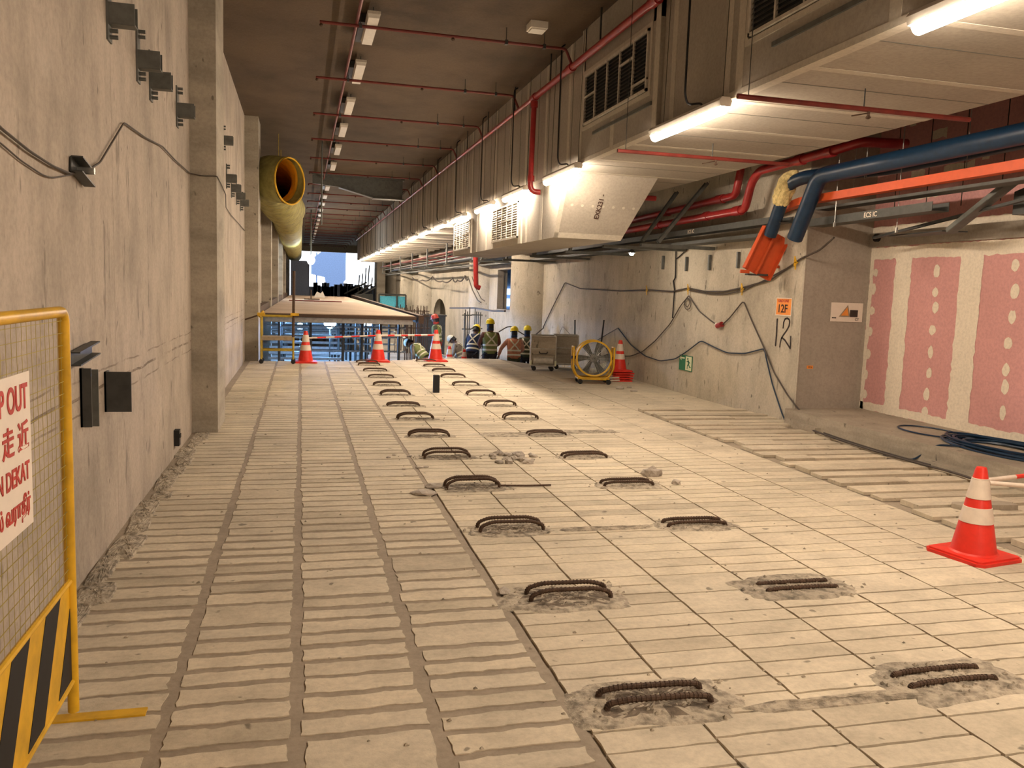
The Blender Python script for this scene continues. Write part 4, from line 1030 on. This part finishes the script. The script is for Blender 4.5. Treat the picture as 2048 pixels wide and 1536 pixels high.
# ================================================================== REBAR LOOPS
def loop_proto(seed, hgt, ribs=True):
    rn = random.Random(seed)
    t = thing('rebar_loop', 'x', 'rebar loop', (0, 0, 0), 0, 'rebar loops in two rows down the floor')
    for k, y in enumerate((-.055, .06)):
        B = MB(); h = hgt*rn.uniform(.85, 1.05); e = rn.uniform(-.012, .012)
        pts = arc([(-.24, y, -.02), (-.235, y, h*.55), (-.15, y+e, h), (.15, y+e, h*rn.uniform(.92, 1.02)), (.235, y, h*.55), (.24, y, -.02)], .07, 4)
        B.tube(pts, .0125, 8)
        if ribs:
            L = 0
            for a, b_ in zip(pts, pts[1:]):
                n = max(1, int((b_-a).length/.022))
                for i in range(n):
                    p = a.lerp(b_, i/n); d = (b_-a).normalized()*.003
                    B.tube([p-d, p+d], .0150, 8)
        B.build('bar', 'rusty', t, smooth=False)
    return t
# chipped concrete pocket round each loop, part of the floor
def pocket(B, x, y, seed, sx=.33, sy=.13):
    from mathutils import noise as N
    rn = random.Random(seed); nr, na = 9, 44; vs = []
    for i in range(nr+1):
        for j in range(na):
            a = 2*pi*j/na; q_ = i/nr
            ex = 1+.28*N.noise(Vector((cos(a)*1.7+seed*3.1, sin(a)*1.7, seed)))+rn.uniform(-.04, .04)*q_
            se = lambda v: math.copysign(abs(v)**.6, v)
            px_, py_ = x+se(cos(a))*sx*q_*ex, y+se(sin(a))*sy*q_*ex
            z = .0015+.008*(1-q_)+.020*max(0, N.noise(Vector((px_*22, py_*22, seed))))*(1-q_*.6)+rn.uniform(0, .006)
            vs.append((px_, py_, z if i < nr else -.004))
    for i in range(nr):
        for j in range(na):
            B.mat(1 if (i < nr*.62 and rn.random() < .62 and seed < 100) else 0)
            B.f.append(tuple(len(B.v)+k for k in (i*na+j, i*na+(j+1) % na, (i+1)*na+(j+1) % na, (i+1)*na+j))); B.m.append(B.k)
    B.v += vs; B.k = 0
PB = MB()
yl = [3.15, 4.39, 5.76, 7.09, 8.43, 9.68, 11.02, 12.28, 13.55, 14.89, 16.22, 17.49, 18.75, 19.45]
yr = [3.09, 4.32, 5.70, 7.03, 8.31, 9.69, 10.97, 12.25, 13.57, 14.95, 16.33, 17.52, 18.66, 19.9]
ords = ['first', 'second', 'third', 'fourth', 'fifth', 'sixth', 'seventh', 'eighth', 'ninth', 'tenth', 'eleventh', 'twelfth', 'thirteenth', 'last']
hl = [.045, .062, .08, .085, .075, .07, .07, .04, .07, .06, .05, .05, .05, .05]
hr = [.008, .008, .030, .040, .045, .045, .08, .075, .075, .06, .06, .05, .05, .05]
for side, yy, hh, x0 in (('left', yl, hl, 1.51), ('right', yr, hr, 2.97)):
    for i, (y, h) in enumerate(zip(yy, hh)):
        t = loop_proto(i*7+len(side), max(.012, h), i < 5)
        t.location = (x0+random.uniform(-.02, .02), y, 0.01); t.rotation_euler = (0, 0, random.uniform(-.05, .05))
        t['label'] = 'rusty rebar loop in the %s row, %s from the camera' % (side, ords[i])
        if side == 'right' and i < 2: t['label'] = 'rusty rebar loop buried in broken concrete, right row, %s from the camera' % ords[i]
        pocket(PB, x0, y, i+len(side)*20, .33 if i > 1 else .38, .21 if i < 2 else .17 if i < 4 else .12)
# mortar spills near the left wall and between the rows
for k in range(13): pocket(PB, -1.12+.03*sin(k*2.3), 4.4+k*.45, 100+k, .05+.05*abs(sin(k*1.7)), .12+.2*abs(cos(k*1.3)))
pocket(PB, 2.55, 9.75, 140, .45, .16); pocket(PB, 3.6, 9.9, 141, .40, .12); pocket(PB, 2.25, 5.7, 142, .4, .05); pocket(PB, 2.35, 3.0, 143, .5, .05)
struct(PB.build('trim_31', ['rubble', 'rubble_dark'], smooth=False))
# loose rebar on the floor
B = MB(); B.tube([(1.75, 7.08, .015), (2.0, 7.05, .014), (2.22, 7.06, .013)], .009, 7); tag(B.build('rebar_offcut', 'rusty'), 'short straight bar lying on the floor right of the fourth left rebar loop', 'rebar')
# black pipe stub
t = thing('pipe_stub', 'short black square tube standing upright on the floor between the rebar rows', 'tube', (2.25, 13.9, 0))
B = MB(); B.box((-.05, -.05, 0), (.05, .05, .30)); B.build('tube_wall', 'black', t)
B = MB(); B.box((-.04, -.04, .29), (.04, .04, .302)); B.build('end_cap', 'void', t)
# concrete chunks
def chunk(pix, r, seed, lab, flat=.6, grp=None):
    p = at(*pix, Z=0); B = MB(); B.rock((0, 0, 0), r, seed, flat); return tag(B.build('concrete_chunk', 'chip', loc=(p.x, p.y, r*flat*.45)), lab, 'concrete chunk', grp)
chunk((1305, 952), .075, 1, 'jagged pale concrete chunk behind the fourth right rebar loop', .9)
chunk((1352, 968), .055, 2, 'smaller concrete chunk right of the jagged pale one')
chunk((850, 988), .10, 3, 'flat broken concrete flake left of the fourth left rebar loop', .25)
chunk((868, 975), .07, 4, 'small grey flake leaning behind the flat broken one', .4)
chunk((1240, 778), .06, 5, 'rounded stone on the floor in front of the fan, right side')
chunk((1258, 776), .045, 6, 'small dark stone beside the rounded one near the fan')
chunk((1268, 783), .06, 7, 'flat pale stone right of the fan', .3)
chunk((1008, 1186), .045, 8, 'pale stone left of the second left rebar loop', .5)
for i in range(22):
    rn = random.Random(50+i); chunk((985+i*3.9+rn.uniform(-4, 4), 918+rn.uniform(-10, 10)), rn.uniform(.02, .05), 60+i, 'broken concrete fragment in the heap right of the fifth left rebar loop', .7, 'fragments in the small heap')
for i in range(6):
    rn = random.Random(90+i); chunk((790+rn.uniform(-20, 70), 935+rn.uniform(-30, 30)), rn.uniform(.015, .03), 160+i, 'tiny concrete flake scattered left of the fifth left rebar loop', .4, 'scattered flakes left of the loops')
B = MB(); rn = random.Random(21)
for i in range(420):
    if rn.random() < .6:
        x, y = rn.uniform(-1.1, 6.5), 2.6+rn.random()**1.5*12
    else:
        x0 = rn.choice([1.51, 2.97]); x, y = x0+rn.gauss(0, .3), rn.choice(yl[:9])+rn.gauss(0, .15)
    s2 = rn.uniform(.003, .009)*(1+y*.05)
    if x < XL+.05 or x > 6.6: continue
    B.add([(x+s2*a, y+s2*b_*.8, .002+s2*c_) for a, b_, c_ in ((-1, -1, 0), (1, -.8, 0), (.9, 1, 0), (-1, .9, 0), (rn.uniform(-.5, .5), rn.uniform(-.5, .5), 1.0))], [(0, 1, 4), (1, 2, 4), (2, 3, 4), (3, 0, 4), (3, 2, 1, 0)])
for x0, yy in ((1.51, yl[:5]), (2.97, yr[:5])):
    for i, y0 in enumerate(yy):
        for k in range(110-15*i):
            x, y = x0+rn.gauss(0, .17), y0+rn.gauss(0, .075); s2 = rn.uniform(.004, .013)
            if abs(x-x0) > .4 or abs(y-y0) > .2: continue
            B.add([(x+s2*a, y+s2*b_*.8, .008+s2*c_) for a, b_, c_ in ((-1, -1, 0), (1, -.8, 0), (.9, 1, 0), (-1, .9, 0), (rn.uniform(-.5, .5), rn.uniform(-.5, .5), 1.1))], [(0, 1, 4), (1, 2, 4), (2, 3, 4), (3, 0, 4), (3, 2, 1, 0)])
o = B.build('loose_grit', 'rubble'); tag(o, 'loose grit and crumbs scattered over the concrete floor', 'grit', kind='stuff')

# ================================================================== YELLOW TROLLEY / SCAFFOLD AT THE EDGE
t = thing('yellow_scaffold', 'small yellow tubular scaffold trolley at the floor edge by the left wall', 'scaffold', (-.5, 19.1, 0))
B = MB()
for x in (-.34, .34):
    for y in (-.2, .2): B.cyl((x, y, .08), (x, y, 1.12 if x < 0 else 1.18), .022, 8)
for z in (.30, .55, 1.05):
    for y in (-.2, .2): B.cyl((-.34, y, z), (.34, y, z), .018, 8)
    for x in (-.34, .34): B.cyl((x, -.2, z), (x, .2, z), .018, 8)
B.build('frame', 'yellow_dim', t, smooth=True)
B = MB(); B.box((-.34, -.22, .52), (.34, .22, .60)); B.build('shelf', 'timber', t)
B = MB(); B.cyl((.34, -.2, .6), (.35, -.2, 2.05), .03, 8); B.build('tall_pole', 'rusty', t)
for x in (-.34, .34):
    for y in (-.2, .2):
        B = MB(); B.lathe([(.02, -.02), (.05, -.018), (.05, .018), (.02, .02)], (x, y, .05), 12, 'y'); B.box((x-.02, y-.03, .06), (x+.02, y+.03, .10)); B.build('castor', 'rubber', t)
B = MB(); B.box((-.42, -.26, 1.05), (-.26, -.16, 1.12)); B.box((.28, -.26, 1.07), (.46, -.16, 1.13)); B.cyl((-.37, -.25, 1.03), (-.30, -.15, 1.15), .03, 8); B.build('clamp', 'yellow_paint', t)
B = MB(); B.cyl((-.35, -.2, 1.08), (-.68, -.2, .96), .018, 6); B.build('cross_rail', 'rusty', t)

# ================================================================== FORMWORK DECK AND FALSEWORK
DZ = 1.03
t = thing('formwork_deck', 'long pale plywood formwork deck on dark falsework beyond the floor edge', 'formwork')
B = MB(); B.prism([(-.95, 22.0), (2.93, 22.0), (3.1, 60), (-.75, 60)], DZ-.02, DZ); B.build('plywood_panel', 'deck_ply', t)
B = MB(); B.prism([(-.97, 21.95), (2.98, 21.95), (3.14, 60), (-.77, 60)], DZ-.10, DZ-.02); B.build('edge_beam', 'rusty', t)
for i in range(34):
    y = 22.15+i*.75 if i < 20 else 37.2+(i-20)*1.5
    B = MB(); B.box((-.9, y-.05, DZ-.24), (2.9, y+.05, DZ-.11)); B.build('joist', 'galv', t)
for i in range(9):
    y = 22.6+i*2.6
    for k, x in enumerate((-.55, .25, 1.1, 1.6, 2.1, 2.6)):
        if i > 4 and k % 2: continue
        B = MB(); B.cyl((x, y, LOW), (x, y, DZ-.22), .038, 8); B.box((x-.09, y-.09, DZ-.25), (x+.09, y+.09, DZ-.23)); B.build('prop', 'steel_dark', t)
for i in range(8):
    y = 23.6+i*2.6
    for z in (-.05, .35, .62):
        B = MB(); B.cyl((-.9, y, z+.03*(i % 3)), (2.9, y, z+.03*(i % 3)), .028, 6); splitbuild(B, 'ledger_tube', 'galv', t)
for i in range(10):
    y = 22.8+i*.55
    B = MB(); B.box((-.9, y, -.75+.12*i), (1.2, y+.08, -.68+.12*i)); B.build('formwork_rail', 'galv', t)
B = MB(); B.beam((3.14, 22.2, DZ-.1), (3.40, 58, DZ+.05), .14, .22); tag(B.build('timber_rail', 'rusty'), 'dark timber rail along the right side of the formwork deck', 'timber rail')
B = MB(); B.beam((-1.07, 22, DZ-.0), (-.98, 58, DZ+.05), .16, .30); tag(B.build('timber_rail', 'rusty'), 'dark timber rail between the formwork deck and the left wall', 'timber rail')
def flood(p, lab, s_=.12):
    t = thing('flood_lamp', lab, 'lamp', p)
    B = MB(); B.lathe([(.001, -s_)]+[(s_*sin(a), -s_*cos(a)) for a in (.4, .8, 1.2, 1.57, 2.0)], (0, 0, 0), 20, 'y'); B.build('lens', 'flood_light', t, smooth=True)
    B = MB(); B.lathe([(s_+.01, .03), (s_+.015, .06), (s_*.6, .14), (.001, .14)], (0, 0, 0), 20, 'y'); B.build('lamp_housing', 'steel_dark', t)
    B = MB(); B.cyl((0, .08, -.05), (0, .08, LOW-p[2]), .02, 8); B.build('stand', 'steel_dark', t)
    return t
p = at(660, 645, Y=24.6); flood(p, 'bright bluish work lamp shining under the formwork deck', .17)
p = at(700, 640, Y=34); flood((p.x, p.y, .5), 'added bluish fill lamp further back under the deck')  # this lamp and those below are added to spread bluish light under the deck
p = at(600, 680, Y=31); flood((p.x, p.y, .25), 'added bluish fill lamp low down at the left under the deck')
flood((2.3, 29.5, .45), 'added bluish fill lamp under the right side of the deck')
B = MB(); B.box((-1.15, 47, LOW), (3.1, 47.1, DZ-.26)); tag(B.build('dark_backdrop', 'slate_blue'), 'dark backdrop added to stand in for the shade far under the formwork deck', 'sheeting')  # added behind the props so the space under the deck reads as shade
# things on the deck
t = thing('deck_tripod', 'small dark clamp stand and rods lying on the formwork deck', 'stand', at(622, 600, Z=DZ))
B = MB(); B.cyl((0, 0, 0), (0, 0, .5), .03, 6); B.beam((-.3, 0, .04), (.2, .4, .04), .06, .06); B.beam((-.1, -.3, .04), (.4, .2, .04), .06, .06); B.build('stand', 'rusty', t)
B = MB(); B.beam((-1.0, -4, .03), (1.3, -4.1, .03), .05, .05); tag(B.build('deck_bar', 'red_dark', loc=(at(622, 600, Z=DZ))), 'thin reddish bar lying across the formwork deck', 'bar')
B = MB(); B.prism([(-.35, 0), (.35, 0), (.18, .38), (.05, .25), (-.15, .36)], -.2, .2, 'y'); tag(B.build('white_sheet_heap', 'white_plastic', loc=(1.1, 52, DZ)), 'small white heap of sheeting at the far end of the deck', 'sheeting')
# cage rack of rods to the right of the deck, fences, rails
def rods_bundle(x0, x1, y, z1, n, lab, m_='rusty', jit=.1):
    t = thing('rod_bundle', lab, 'steel rods', (0, y, 0)); rn = random.Random(int(x0*100))
    B = MB()
    for i in range(n):
        x = x0+(x1-x0)*(i+.5)/n; B.cyl((x, rn.uniform(-jit, jit), LOW), (x+rn.uniform(-.03, .03), rn.uniform(-jit, jit), z1+rn.uniform(-.1, .1)), .016, 5)
    splitbuild(B, 'rod', m_, t)
    B = MB(); B.cyl((x0-.05, 0, z1*.5), (x1+.05, 0, z1*.5), .02, 6); B.cyl((x0-.05, 0, z1-.15), (x1+.05, 0, z1-.15), .02, 6); splitbuild(B, 'tie_bar', m_, t)
    return t
rods_bundle(3.15, 3.9, 26, 1.05, 14, 'dense rack of upright rusty rods just right of the deck')
rods_bundle(3.7, 5.1, 34, 1.0, 16, 'further rack of upright rods before the arched niche')
rods_bundle(4.85, 5.05, 25, 1.15, 4, 'left pair of tall thin steel posts behind the group of people', 'steel_grey', .02)
rods_bundle(5.25, 5.5, 25.5, 1.15, 4, 'right pair of tall thin steel posts behind the group of people', 'steel_grey', .02)
B = MB(); B.box((4.3, 31, LOW), (5.3, 32, .75)); B.box((4.25, 30.95, .75), (5.35, 32.05, .8)); tag(B.build('dark_cabinet', 'steel_dark'), 'dark boxy cabinet below the arched niche', 'cabinet')
B = MB()
for k in range(3): B.beam((3.6+k*.25, 26.2, -.34+.03*k), (4.35+k*.2, 23.6, -.42+.03*k), .09, .09)
for k in range(6): B.box((3.68+k*.11, 25.9-k*.4, LOW), (3.76+k*.11, 26.0-k*.4, -.36))
tag(B.build('timber_rail', 'timber'), 'brown timber rails sloping behind the cones at the floor edge', 'timber rail')
t = thing('water_tank', 'bright turquoise plastic panel between the deck and the columns', 'panel', (6.0, 52, 0))
B = MB(); B.box((-1.3, 0, .55), (.35, .1, 1.25)); B.build('panel', 'turquoise', t)
B = MB()
for x in (-1.3, -.2, .35): B.cyl((x, -.08, LOW), (x, -.08, 1.35), .05, 6)
B.cyl((-1.3, -.08, 1.35), (.35, -.08, 1.35), .05, 6); B.build('frame', 'steel_dark', t)
# far end: dark hoarding, pale sheet, parapet, people-high clutter
a, b_ = at(581, 575, Y=62), at(619, 522, Y=62)
B = MB(); B.box((a.x, 62, LOW), (b_.x, 62.6, b_.z)); tag(B.build('dark_hoarding', 'slate_blue'), 'dark blue-grey hoarding at the left of the bright far opening', 'hoarding')
a, b_ = at(622, 560, Y=95), at(692, 519, Y=95)
B = MB(); B.prism([(a.x, 4.6), (a.x+1.2, 5.6), (b_.x, 5.5), (b_.x, 2.5), (b_.x-1.4, 1.0), (b_.x-2.1, 1.0), (b_.x-2.3, 2.7), (a.x, 3.0)], 95, 95.5, 'y'); B.cyl((a.x+.6, 95.2, LOW), (a.x+.6, 95.2, 5.4), .08, 8); B.cyl((b_.x-.3, 95.2, LOW), (b_.x-.3, 95.2, 5.4), .08, 8); tag(B.build('blue_sheet', 'sheet_blue'), 'pale blue hanging sheet seen against the daylight outside', 'sheet')
a, b_ = at(585, 590, Y=66), at(745, 577, Y=66)
B = MB(); B.box((a.x, 66, LOW), (b_.x, 66.5, b_.z)); rn = random.Random(6)
for k in range(40): x = a.x+(b_.x-a.x)*rn.random(); B.box((x, 65.8, LOW), (x+rn.uniform(.1, .6), 66.6, b_.z+rn.uniform(-.1, .35)))
tag(B.build('far_parapet', 'slate_blue'), 'low dark parapet with clutter across the far opening', 'parapet')
B = MB()
for k in range(9):
    x = 4.2+k*.24; B.cyl((x, 64, 1.3), (x+.1, 64, 2.6+rn.uniform(-.5, .9)), .05, 5)
B.beam((3.2, 64, 1.2), (4.7, 62.3, 2.1), .1, .1); B.beam((3.8, 63, 1.1), (5.1, 62.2, 2.0), .1, .1); B.beam((4.2, 62.5, 1.1), (5.6, 62.4, 1.9), .1, .1)
B.box((3.9, 62.5, LOW), (5.2, 64.5, 1.25))
tag(B.build('far_scaffold', 'steel_grey'), 'jumble of upright rods and slanting members at the right of the far opening', 'scaffold')
B = MB(); B.box((-1.22, 76, 4.75), (6.8, 76.4, ZC)); tag(B.build('far_lintel', 'timber'), 'ochre lintel across the top of the far opening', 'lintel')
B = MB(); B.box((5.35, 61, LOW), (5.95, 62, ZC)); tag(B.build('far_column', 'pilaster_concrete'), 'square concrete column at the right side of the far opening', 'column')
# cables strung in loops far right
B = MB(); pts = []
base = [at(x, y, X=XR-.7) for x, y in ((825, 555), (845, 560), (865, 553), (885, 562), (905, 556), (915, 560), (930, 552), (937, 556))]
for a, b_ in zip(base, base[1:]): pts += sag(a, b_, .12, 6)[:-1]
e1 = [at(x, y, X=5.6) for x, y in ((937, 556), (945, 580), (955, 600), (962, 605))]
B.tube(pts, .03, 5); B.tube(e1, .02, 5); B.tube([p+Vector((.12, 0, .05)) for p in e1], .015, 5)
tag(B.build('power_cable', 'cable'), 'scalloped cable strung along the far columns and falling beside the red drop pipe', 'cable')
B = MB(); B.tube(arc([at(x, y, X=5.5) for x, y in ((900, 616), (950, 616), (985, 622), (1010, 622))], .3), .03, 5)
tag(B.build('power_cable', 'cable'), 'dark cable running level behind the group of people below the window', 'cable')
B = MB(); B.tube(arc([at(x, y, Y=23.0) for x, y in ((997, 664), (1020, 650), (1040, 665), (1062, 677), (1088, 655))], .2), .016, 5)
tag(B.build('power_cable', 'cable'), 'cable looping just behind the heads of the people in yellow helmets', 'cable')

# ================================================================== PEOPLE
def skinmesh(name, joints, edges, mat_, parent, root=0, sub=2):
    me = bpy.data.meshes.new(name); bm = bmesh.new(); ly = bm.verts.layers.skin.verify(); vs = [bm.verts.new(p) for p, r_ in joints]
    for a, b_ in edges: bm.edges.new((vs[a], vs[b_]))
    for v, (p, r_) in zip(vs, joints):
        v[ly].radius = r_ if isinstance(r_, tuple) else (r_, r_)
    vs[root][ly].use_root = True
    bm.to_mesh(me); bm.free(); me.materials.append(M[mat_])
    o = bpy.data.objects.new(name, me); C.objects.link(o); o.parent = parent
    md = o.modifiers.new('skin', 'SKIN'); md.use_smooth_shade = True
    sb = o.modifiers.new('sub', 'SUBSURF'); sb.levels = sub; sb.render_levels = sub
    return o
def person(label, loc, rz, sc, helmet, vest, shirt, trousers, lean=0.0, headdown=0.0, arms=((.30, .10, 1.12, .27, .30, 1.0), (.30, .10, 1.12, .27, .30, 1.0)), knee=0.0, twist=0.0, neckband=None):
    t = thing('person', label, 'person', loc, rz); t.scale = (sc, sc, sc)
    hz = .93-.30*knee; piv = Vector((0, 0, hz)); Rm = Matrix.Rotation(-lean, 3, 'X')
    def U(p): return piv+Rm @ (Vector(p)-Vector((0, 0, .93)))
    hp = Vector((0, 0, 1.50)); Rh = Matrix.Rotation(-headdown, 3, 'X')
    def Hd(p): return U(hp+Rh @ (Vector(p)-hp))
    J = []; E = []
    def add(p, r_, par=None):
        J.append((tuple(p), r_)); i = len(J)-1
        if par is not None: E.append((par, i))
        return i
    pel = add(piv, (.12, .10)); sp = add(U((0, 0, 1.12)), (.125, .095), pel); ch = add(U((0, .0, 1.33)), (.15, .10), sp)
    nk = add(U((0, -.01, 1.46)), (.06, .06), ch); hd0 = add(Hd((0, .01, 1.55)), (.062, .07), nk); hd1 = add(Hd((0, .02, 1.63)), (.078, .095), hd0); hd2 = add(Hd((0, .01, 1.71)), (.055, .07), hd1)
    add(Hd((0, .13, 1.61)), (.012, .015), hd1)
    for s_ in (-1, 1): add(Hd((s_*.088, .0, 1.62)), (.012, .02), hd1)
    sj, aj, lj = [], [], []
    for k, s_ in enumerate((-1, 1)):
        ex, ey_, ez, wx, wy, wz = arms[k]
        sh = U((s_*.185, -.01, 1.40)); el = U((s_*ex, ey_, ez)); wr = U((s_*wx, wy, wz))
        a0 = add(sh, .058, ch); a1 = add(el, .043, a0); a2 = add(wr, .028, a1)
        d = (wr-el).normalized(); pm = wr+d*.075; sd = d.cross(Vector((0, 0, 1)));
        sd = sd.normalized() if sd.length > .1 else Vector((1, 0, 0))
        a3 = add(pm, (.034, .020), a2)
        for q_, ln in ((-.027, .06), (-.009, .075), (.009, .07), (.027, .055)):
            f0 = add(pm+d*.03+sd*q_, .0095, a3); f1 = add(pm+d*(.03+ln*.55)+sd*q_*1.15+Vector((0, 0, -.008)), .009, f0); add(pm+d*(.03+ln)+sd*q_*1.2+Vector((0, 0, -.024)), .008, f1)
        th = add(wr+d*.03-sd*.045*s_, .011, a2); add(wr+d*.075-sd*.062*s_, .009, th)
        aj.append((sh, el, wr))
    for s_ in (-1, 1):
        hip = Vector((s_*.095, 0, hz-.03)); kn = Vector((s_*.12, .04+.38*knee, .50-.02*knee)); an = Vector((s_*.12, -.02+.02*knee, .09)); to = Vector((s_*.135, .14, .05))
        b0 = add(hip, .085, pel); b1 = add(kn, .055, b0); b2 = add(an, .038, b1); add(to, (.035, .025), b2); lj.append((hip, kn, an, to))
    skinmesh('body', J, E, 'skin', t, 0)
    # shirt
    J2, E2 = [(tuple(U((0, 0, .96))), (.145, .118)), (tuple(U((0, 0, 1.14))), (.145, .112)), (tuple(U((0, 0, 1.34))), (.168, .118)), (tuple(U((0, -.01, 1.45))), (.075, .07))], [(0, 1), (1, 2), (2, 3)]
    for sh, el, wr in aj:
        n = len(J2); J2 += [(tuple(sh), .073), (tuple(sh.lerp(el, .6)), .062), (tuple(el), .055), (tuple(el.lerp(wr, .92)), .040)]; E2 += [(2, n), (n, n+1), (n+1, n+2), (n+2, n+3)]
    skinmesh('shirt', J2, E2, shirt, t)
    J3, E3 = [(tuple(piv+Vector((0, 0, .03))), (.15, .122))], []
    for hip, kn, an, to in lj:
        n = len(J3); J3 += [(tuple(hip-Vector((0, 0, .03))), .102), (tuple(kn), .075), (tuple(an+Vector((0, 0, .03))), .058)]; E3 += [(0, n), (n, n+1), (n+1, n+2)]
    skinmesh('trousers', J3, E3, trousers, t)
    for hip, kn, an, to in lj: skinmesh('boot', [(tuple(an+Vector((0, 0, .06))), .055), (tuple(an+Vector((0, -.01, -.03))), (.05, .06)), (tuple(to+Vector((0, .02, -.01))), (.05, .035))], [(0, 1), (1, 2)], 'boots', t, 0, 1)
    # vest: rings round the torso
    zs = [.90, .96, 1.0, 1.04, 1.09, 1.13, 1.17, 1.24, 1.31, 1.37, 1.42, 1.455]
    rx = [.185, .182, .180, .178, .178, .180, .183, .195, .205, .205, .19, .13]; ry = [.155, .150, .148, .146, .145, .146, .148, .150, .150, .145, .125, .09]
    B = MB(); n = 28
    vs = [U((rx[i]*cos(2*pi*j/n), ry[i]*sin(2*pi*j/n), z)) for i, z in enumerate(zs) for j in range(n)]
    fs, ms = [], []
    B.v = [tuple(v) for v in vs]
    for i in range(len(zs)-1):
        for j in range(n):
            a = 2*pi*(j+.5)/n
            if 8 <= i <= 9 and abs(cos(a)) > .86: continue      # arm openings
            if abs(a-pi/2) < .16 : continue                     # open front
            B.f.append((i*n+j, i*n+(j+1) % n, (i+1)*n+(j+1) % n, (i+1)*n+j)); B.m.append(0)
    v_ = B.build('vest', vest, t, smooth=True); so = v_.modifiers.new('thick', 'SOLIDIFY'); so.thickness = .008; so.offset = 1
    for z0 in (.985, 1.105):
        B = MB(); B.v = [tuple(U((r1*cos(2*pi*j/n), r2*sin(2*pi*j/n), z))) for z, r1, r2 in ((z0, .193, .162), (z0+.045, .192, .160)) for j in range(n)]
        for j in range(n): B.f.append((j, (j+1) % n, n+(j+1) % n, n+j)); B.m.append(0)
        o = B.build('reflective_band', 'reflective', v_, smooth=True)
    for s_ in (-1, 1):
        B = MB(); pp = [U((s_*x, -y, z)) for x, y, z in ((-.13, .142, 1.13), (-.06, .168, 1.22), (.02, .168, 1.30), (.09, .155, 1.38), (.12, .10, 1.44))]
        for a, b_ in zip(pp, pp[1:]): B.beam(a, b_, .035, .006, U((0, -1, 0))-U((0, 0, 0)))
        B.build('back_strap', 'reflective', v_)
    # helmet
    B = MB(); n = 24; prof = [(.150, .115, 1.665), (.132, .118, 1.672), (.126, .116, 1.70), (.120, .105, 1.745), (.095, .085, 1.785), (.055, .05, 1.808), (.004, .004, 1.815)]
    B.v = [tuple(Hd((r2*cos(2*pi*j/n), r1*sin(2*pi*j/n)+.01+(.03 if i == 0 and sin(2*pi*j/n) > 0 else 0), z))) for i, (r1, r2, z) in enumerate(prof) for j in range(n)]
    for i in range(len(prof)-1):
        for j in range(n): B.f.append((i*n+j, i*n+(j+1) % n, (i+1)*n+(j+1) % n, (i+1)*n+j)); B.m.append(0)
    h_ = B.build('helmet', helmet, t, smooth=True)
    B = MB(); pp = [Hd((0, y, z)) for y, z in ((-.10, 1.73), (-.06, 1.80), (.0, 1.822), (.07, 1.80), (.11, 1.73))]; B.tube(pp, .010, 6); B.build('helmet_ridge', helmet, h_)
    B = MB()
    B.v = [tuple(Hd((.084*cos(a), -.015+.104*sin(a)*(1 if sin(a) < 0 else .2), z))) for z in (1.55, 1.60, 1.67) for a in [2*pi*j/20 for j in range(20)]]
    for i in range(2):
        for j in range(20):
            if sin(2*pi*(j+.5)/20) < .3: B.f.append((i*20+j, i*20+(j+1) % 20, (i+1)*20+(j+1) % 20, (i+1)*20+j)); B.m.append(0)
    B.build('hair', 'black', t, smooth=True)
    for s_ in (-1, 1):
        B = MB(); B.lathe([(.001, -.009), (.009, 0), (.001, .009)], Hd((s_*.032, .108, 1.635)), 8); B.build('eye', 'white_plastic', t)
    B = MB(); B.beam(Hd((-.025, .108, 1.565)), Hd((.025, .108, 1.565)), .006, .008); B.build('mouth', 'cloth_brown', t)
    if neckband:
        B = MB(); B.lathe([(.085, -.03), (.09, .0), (.08, .05)], (0, 0, 0), 20, caps=False); B.v = [tuple(Hd((x, y*1.1, z+1.52))) for x, y, z in B.v]; B.build('neck_cover', neckband, t, smooth=True)
    return t
down = ((.27, .02, 1.14, .26, .12, .90), (.27, .02, 1.14, .26, .12, .90))
fwd = ((.27, .10, 1.16, .20, .32, 1.08), (.27, .10, 1.16, .20, .32, 1.08))
person('person in yellow helmet and green vest with a pale X on the back, the tallest', (5.02, 22.0, LOW), 0, 1.06, 'helmet_yellow', 'vest_green', 'cloth_brown', 'cloth_dark', .03, .1, fwd, 0, 0, 'cloth_navy')
person('person in yellow helmet with a salmon jacket and crossed vest straps, left arm out', (5.60, 21.6, LOW), -.15, .97, 'helmet_yellow', 'vest_orange', 'cloth_salmon', 'cloth_olive', .08, .1, ((.36, .05, 1.18, .42, .18, .95), fwd[1]), .05, 0, 'cloth_navy')
person('person in yellow helmet and dark checked clothes, rightmost, by the cage trolley', (6.05, 21.95, LOW), -.35, .97, 'helmet_yellow', 'cloth_olive', 'cloth_olive', 'cloth_dark', .05, .05, fwd, 0, 0, 'cloth_navy')
person('person in yellow helmet bending forward in a dark blue top', (4.74, 23.0, LOW), -.5, 1.0, 'helmet_yellow', 'cloth_navy', 'cloth_dark', 'cloth_dark', .38, .4, ((.26, .18, 1.16, .2, .42, 1.0), (.26, .18, 1.16, .2, .42, 1.0)), .05)
person('person in red helmet and green vest with red trousers, seen side on', (4.40, 27.2, LOW+.0), 1.2, 1.02, 'helmet_red', 'vest_green', 'cloth_olive', 'cloth_red', .08, .15, down, 0, 0, 'cloth_red')
person('person in a pale cap crouching by the posts behind the cones', (4.72, 24.4, LOW), 1.0, .93, 'helmet_white', 'cloth_grey', 'cloth_grey', 'cloth_dark', .45, .5, fwd, .9)
person('person in pale green bending down behind the right edge cone', (3.42, 23.3, LOW), .9, .93, 'helmet_white', 'vest_green', 'cloth_grey', 'cloth_grey', .85, .5, fwd, .5)
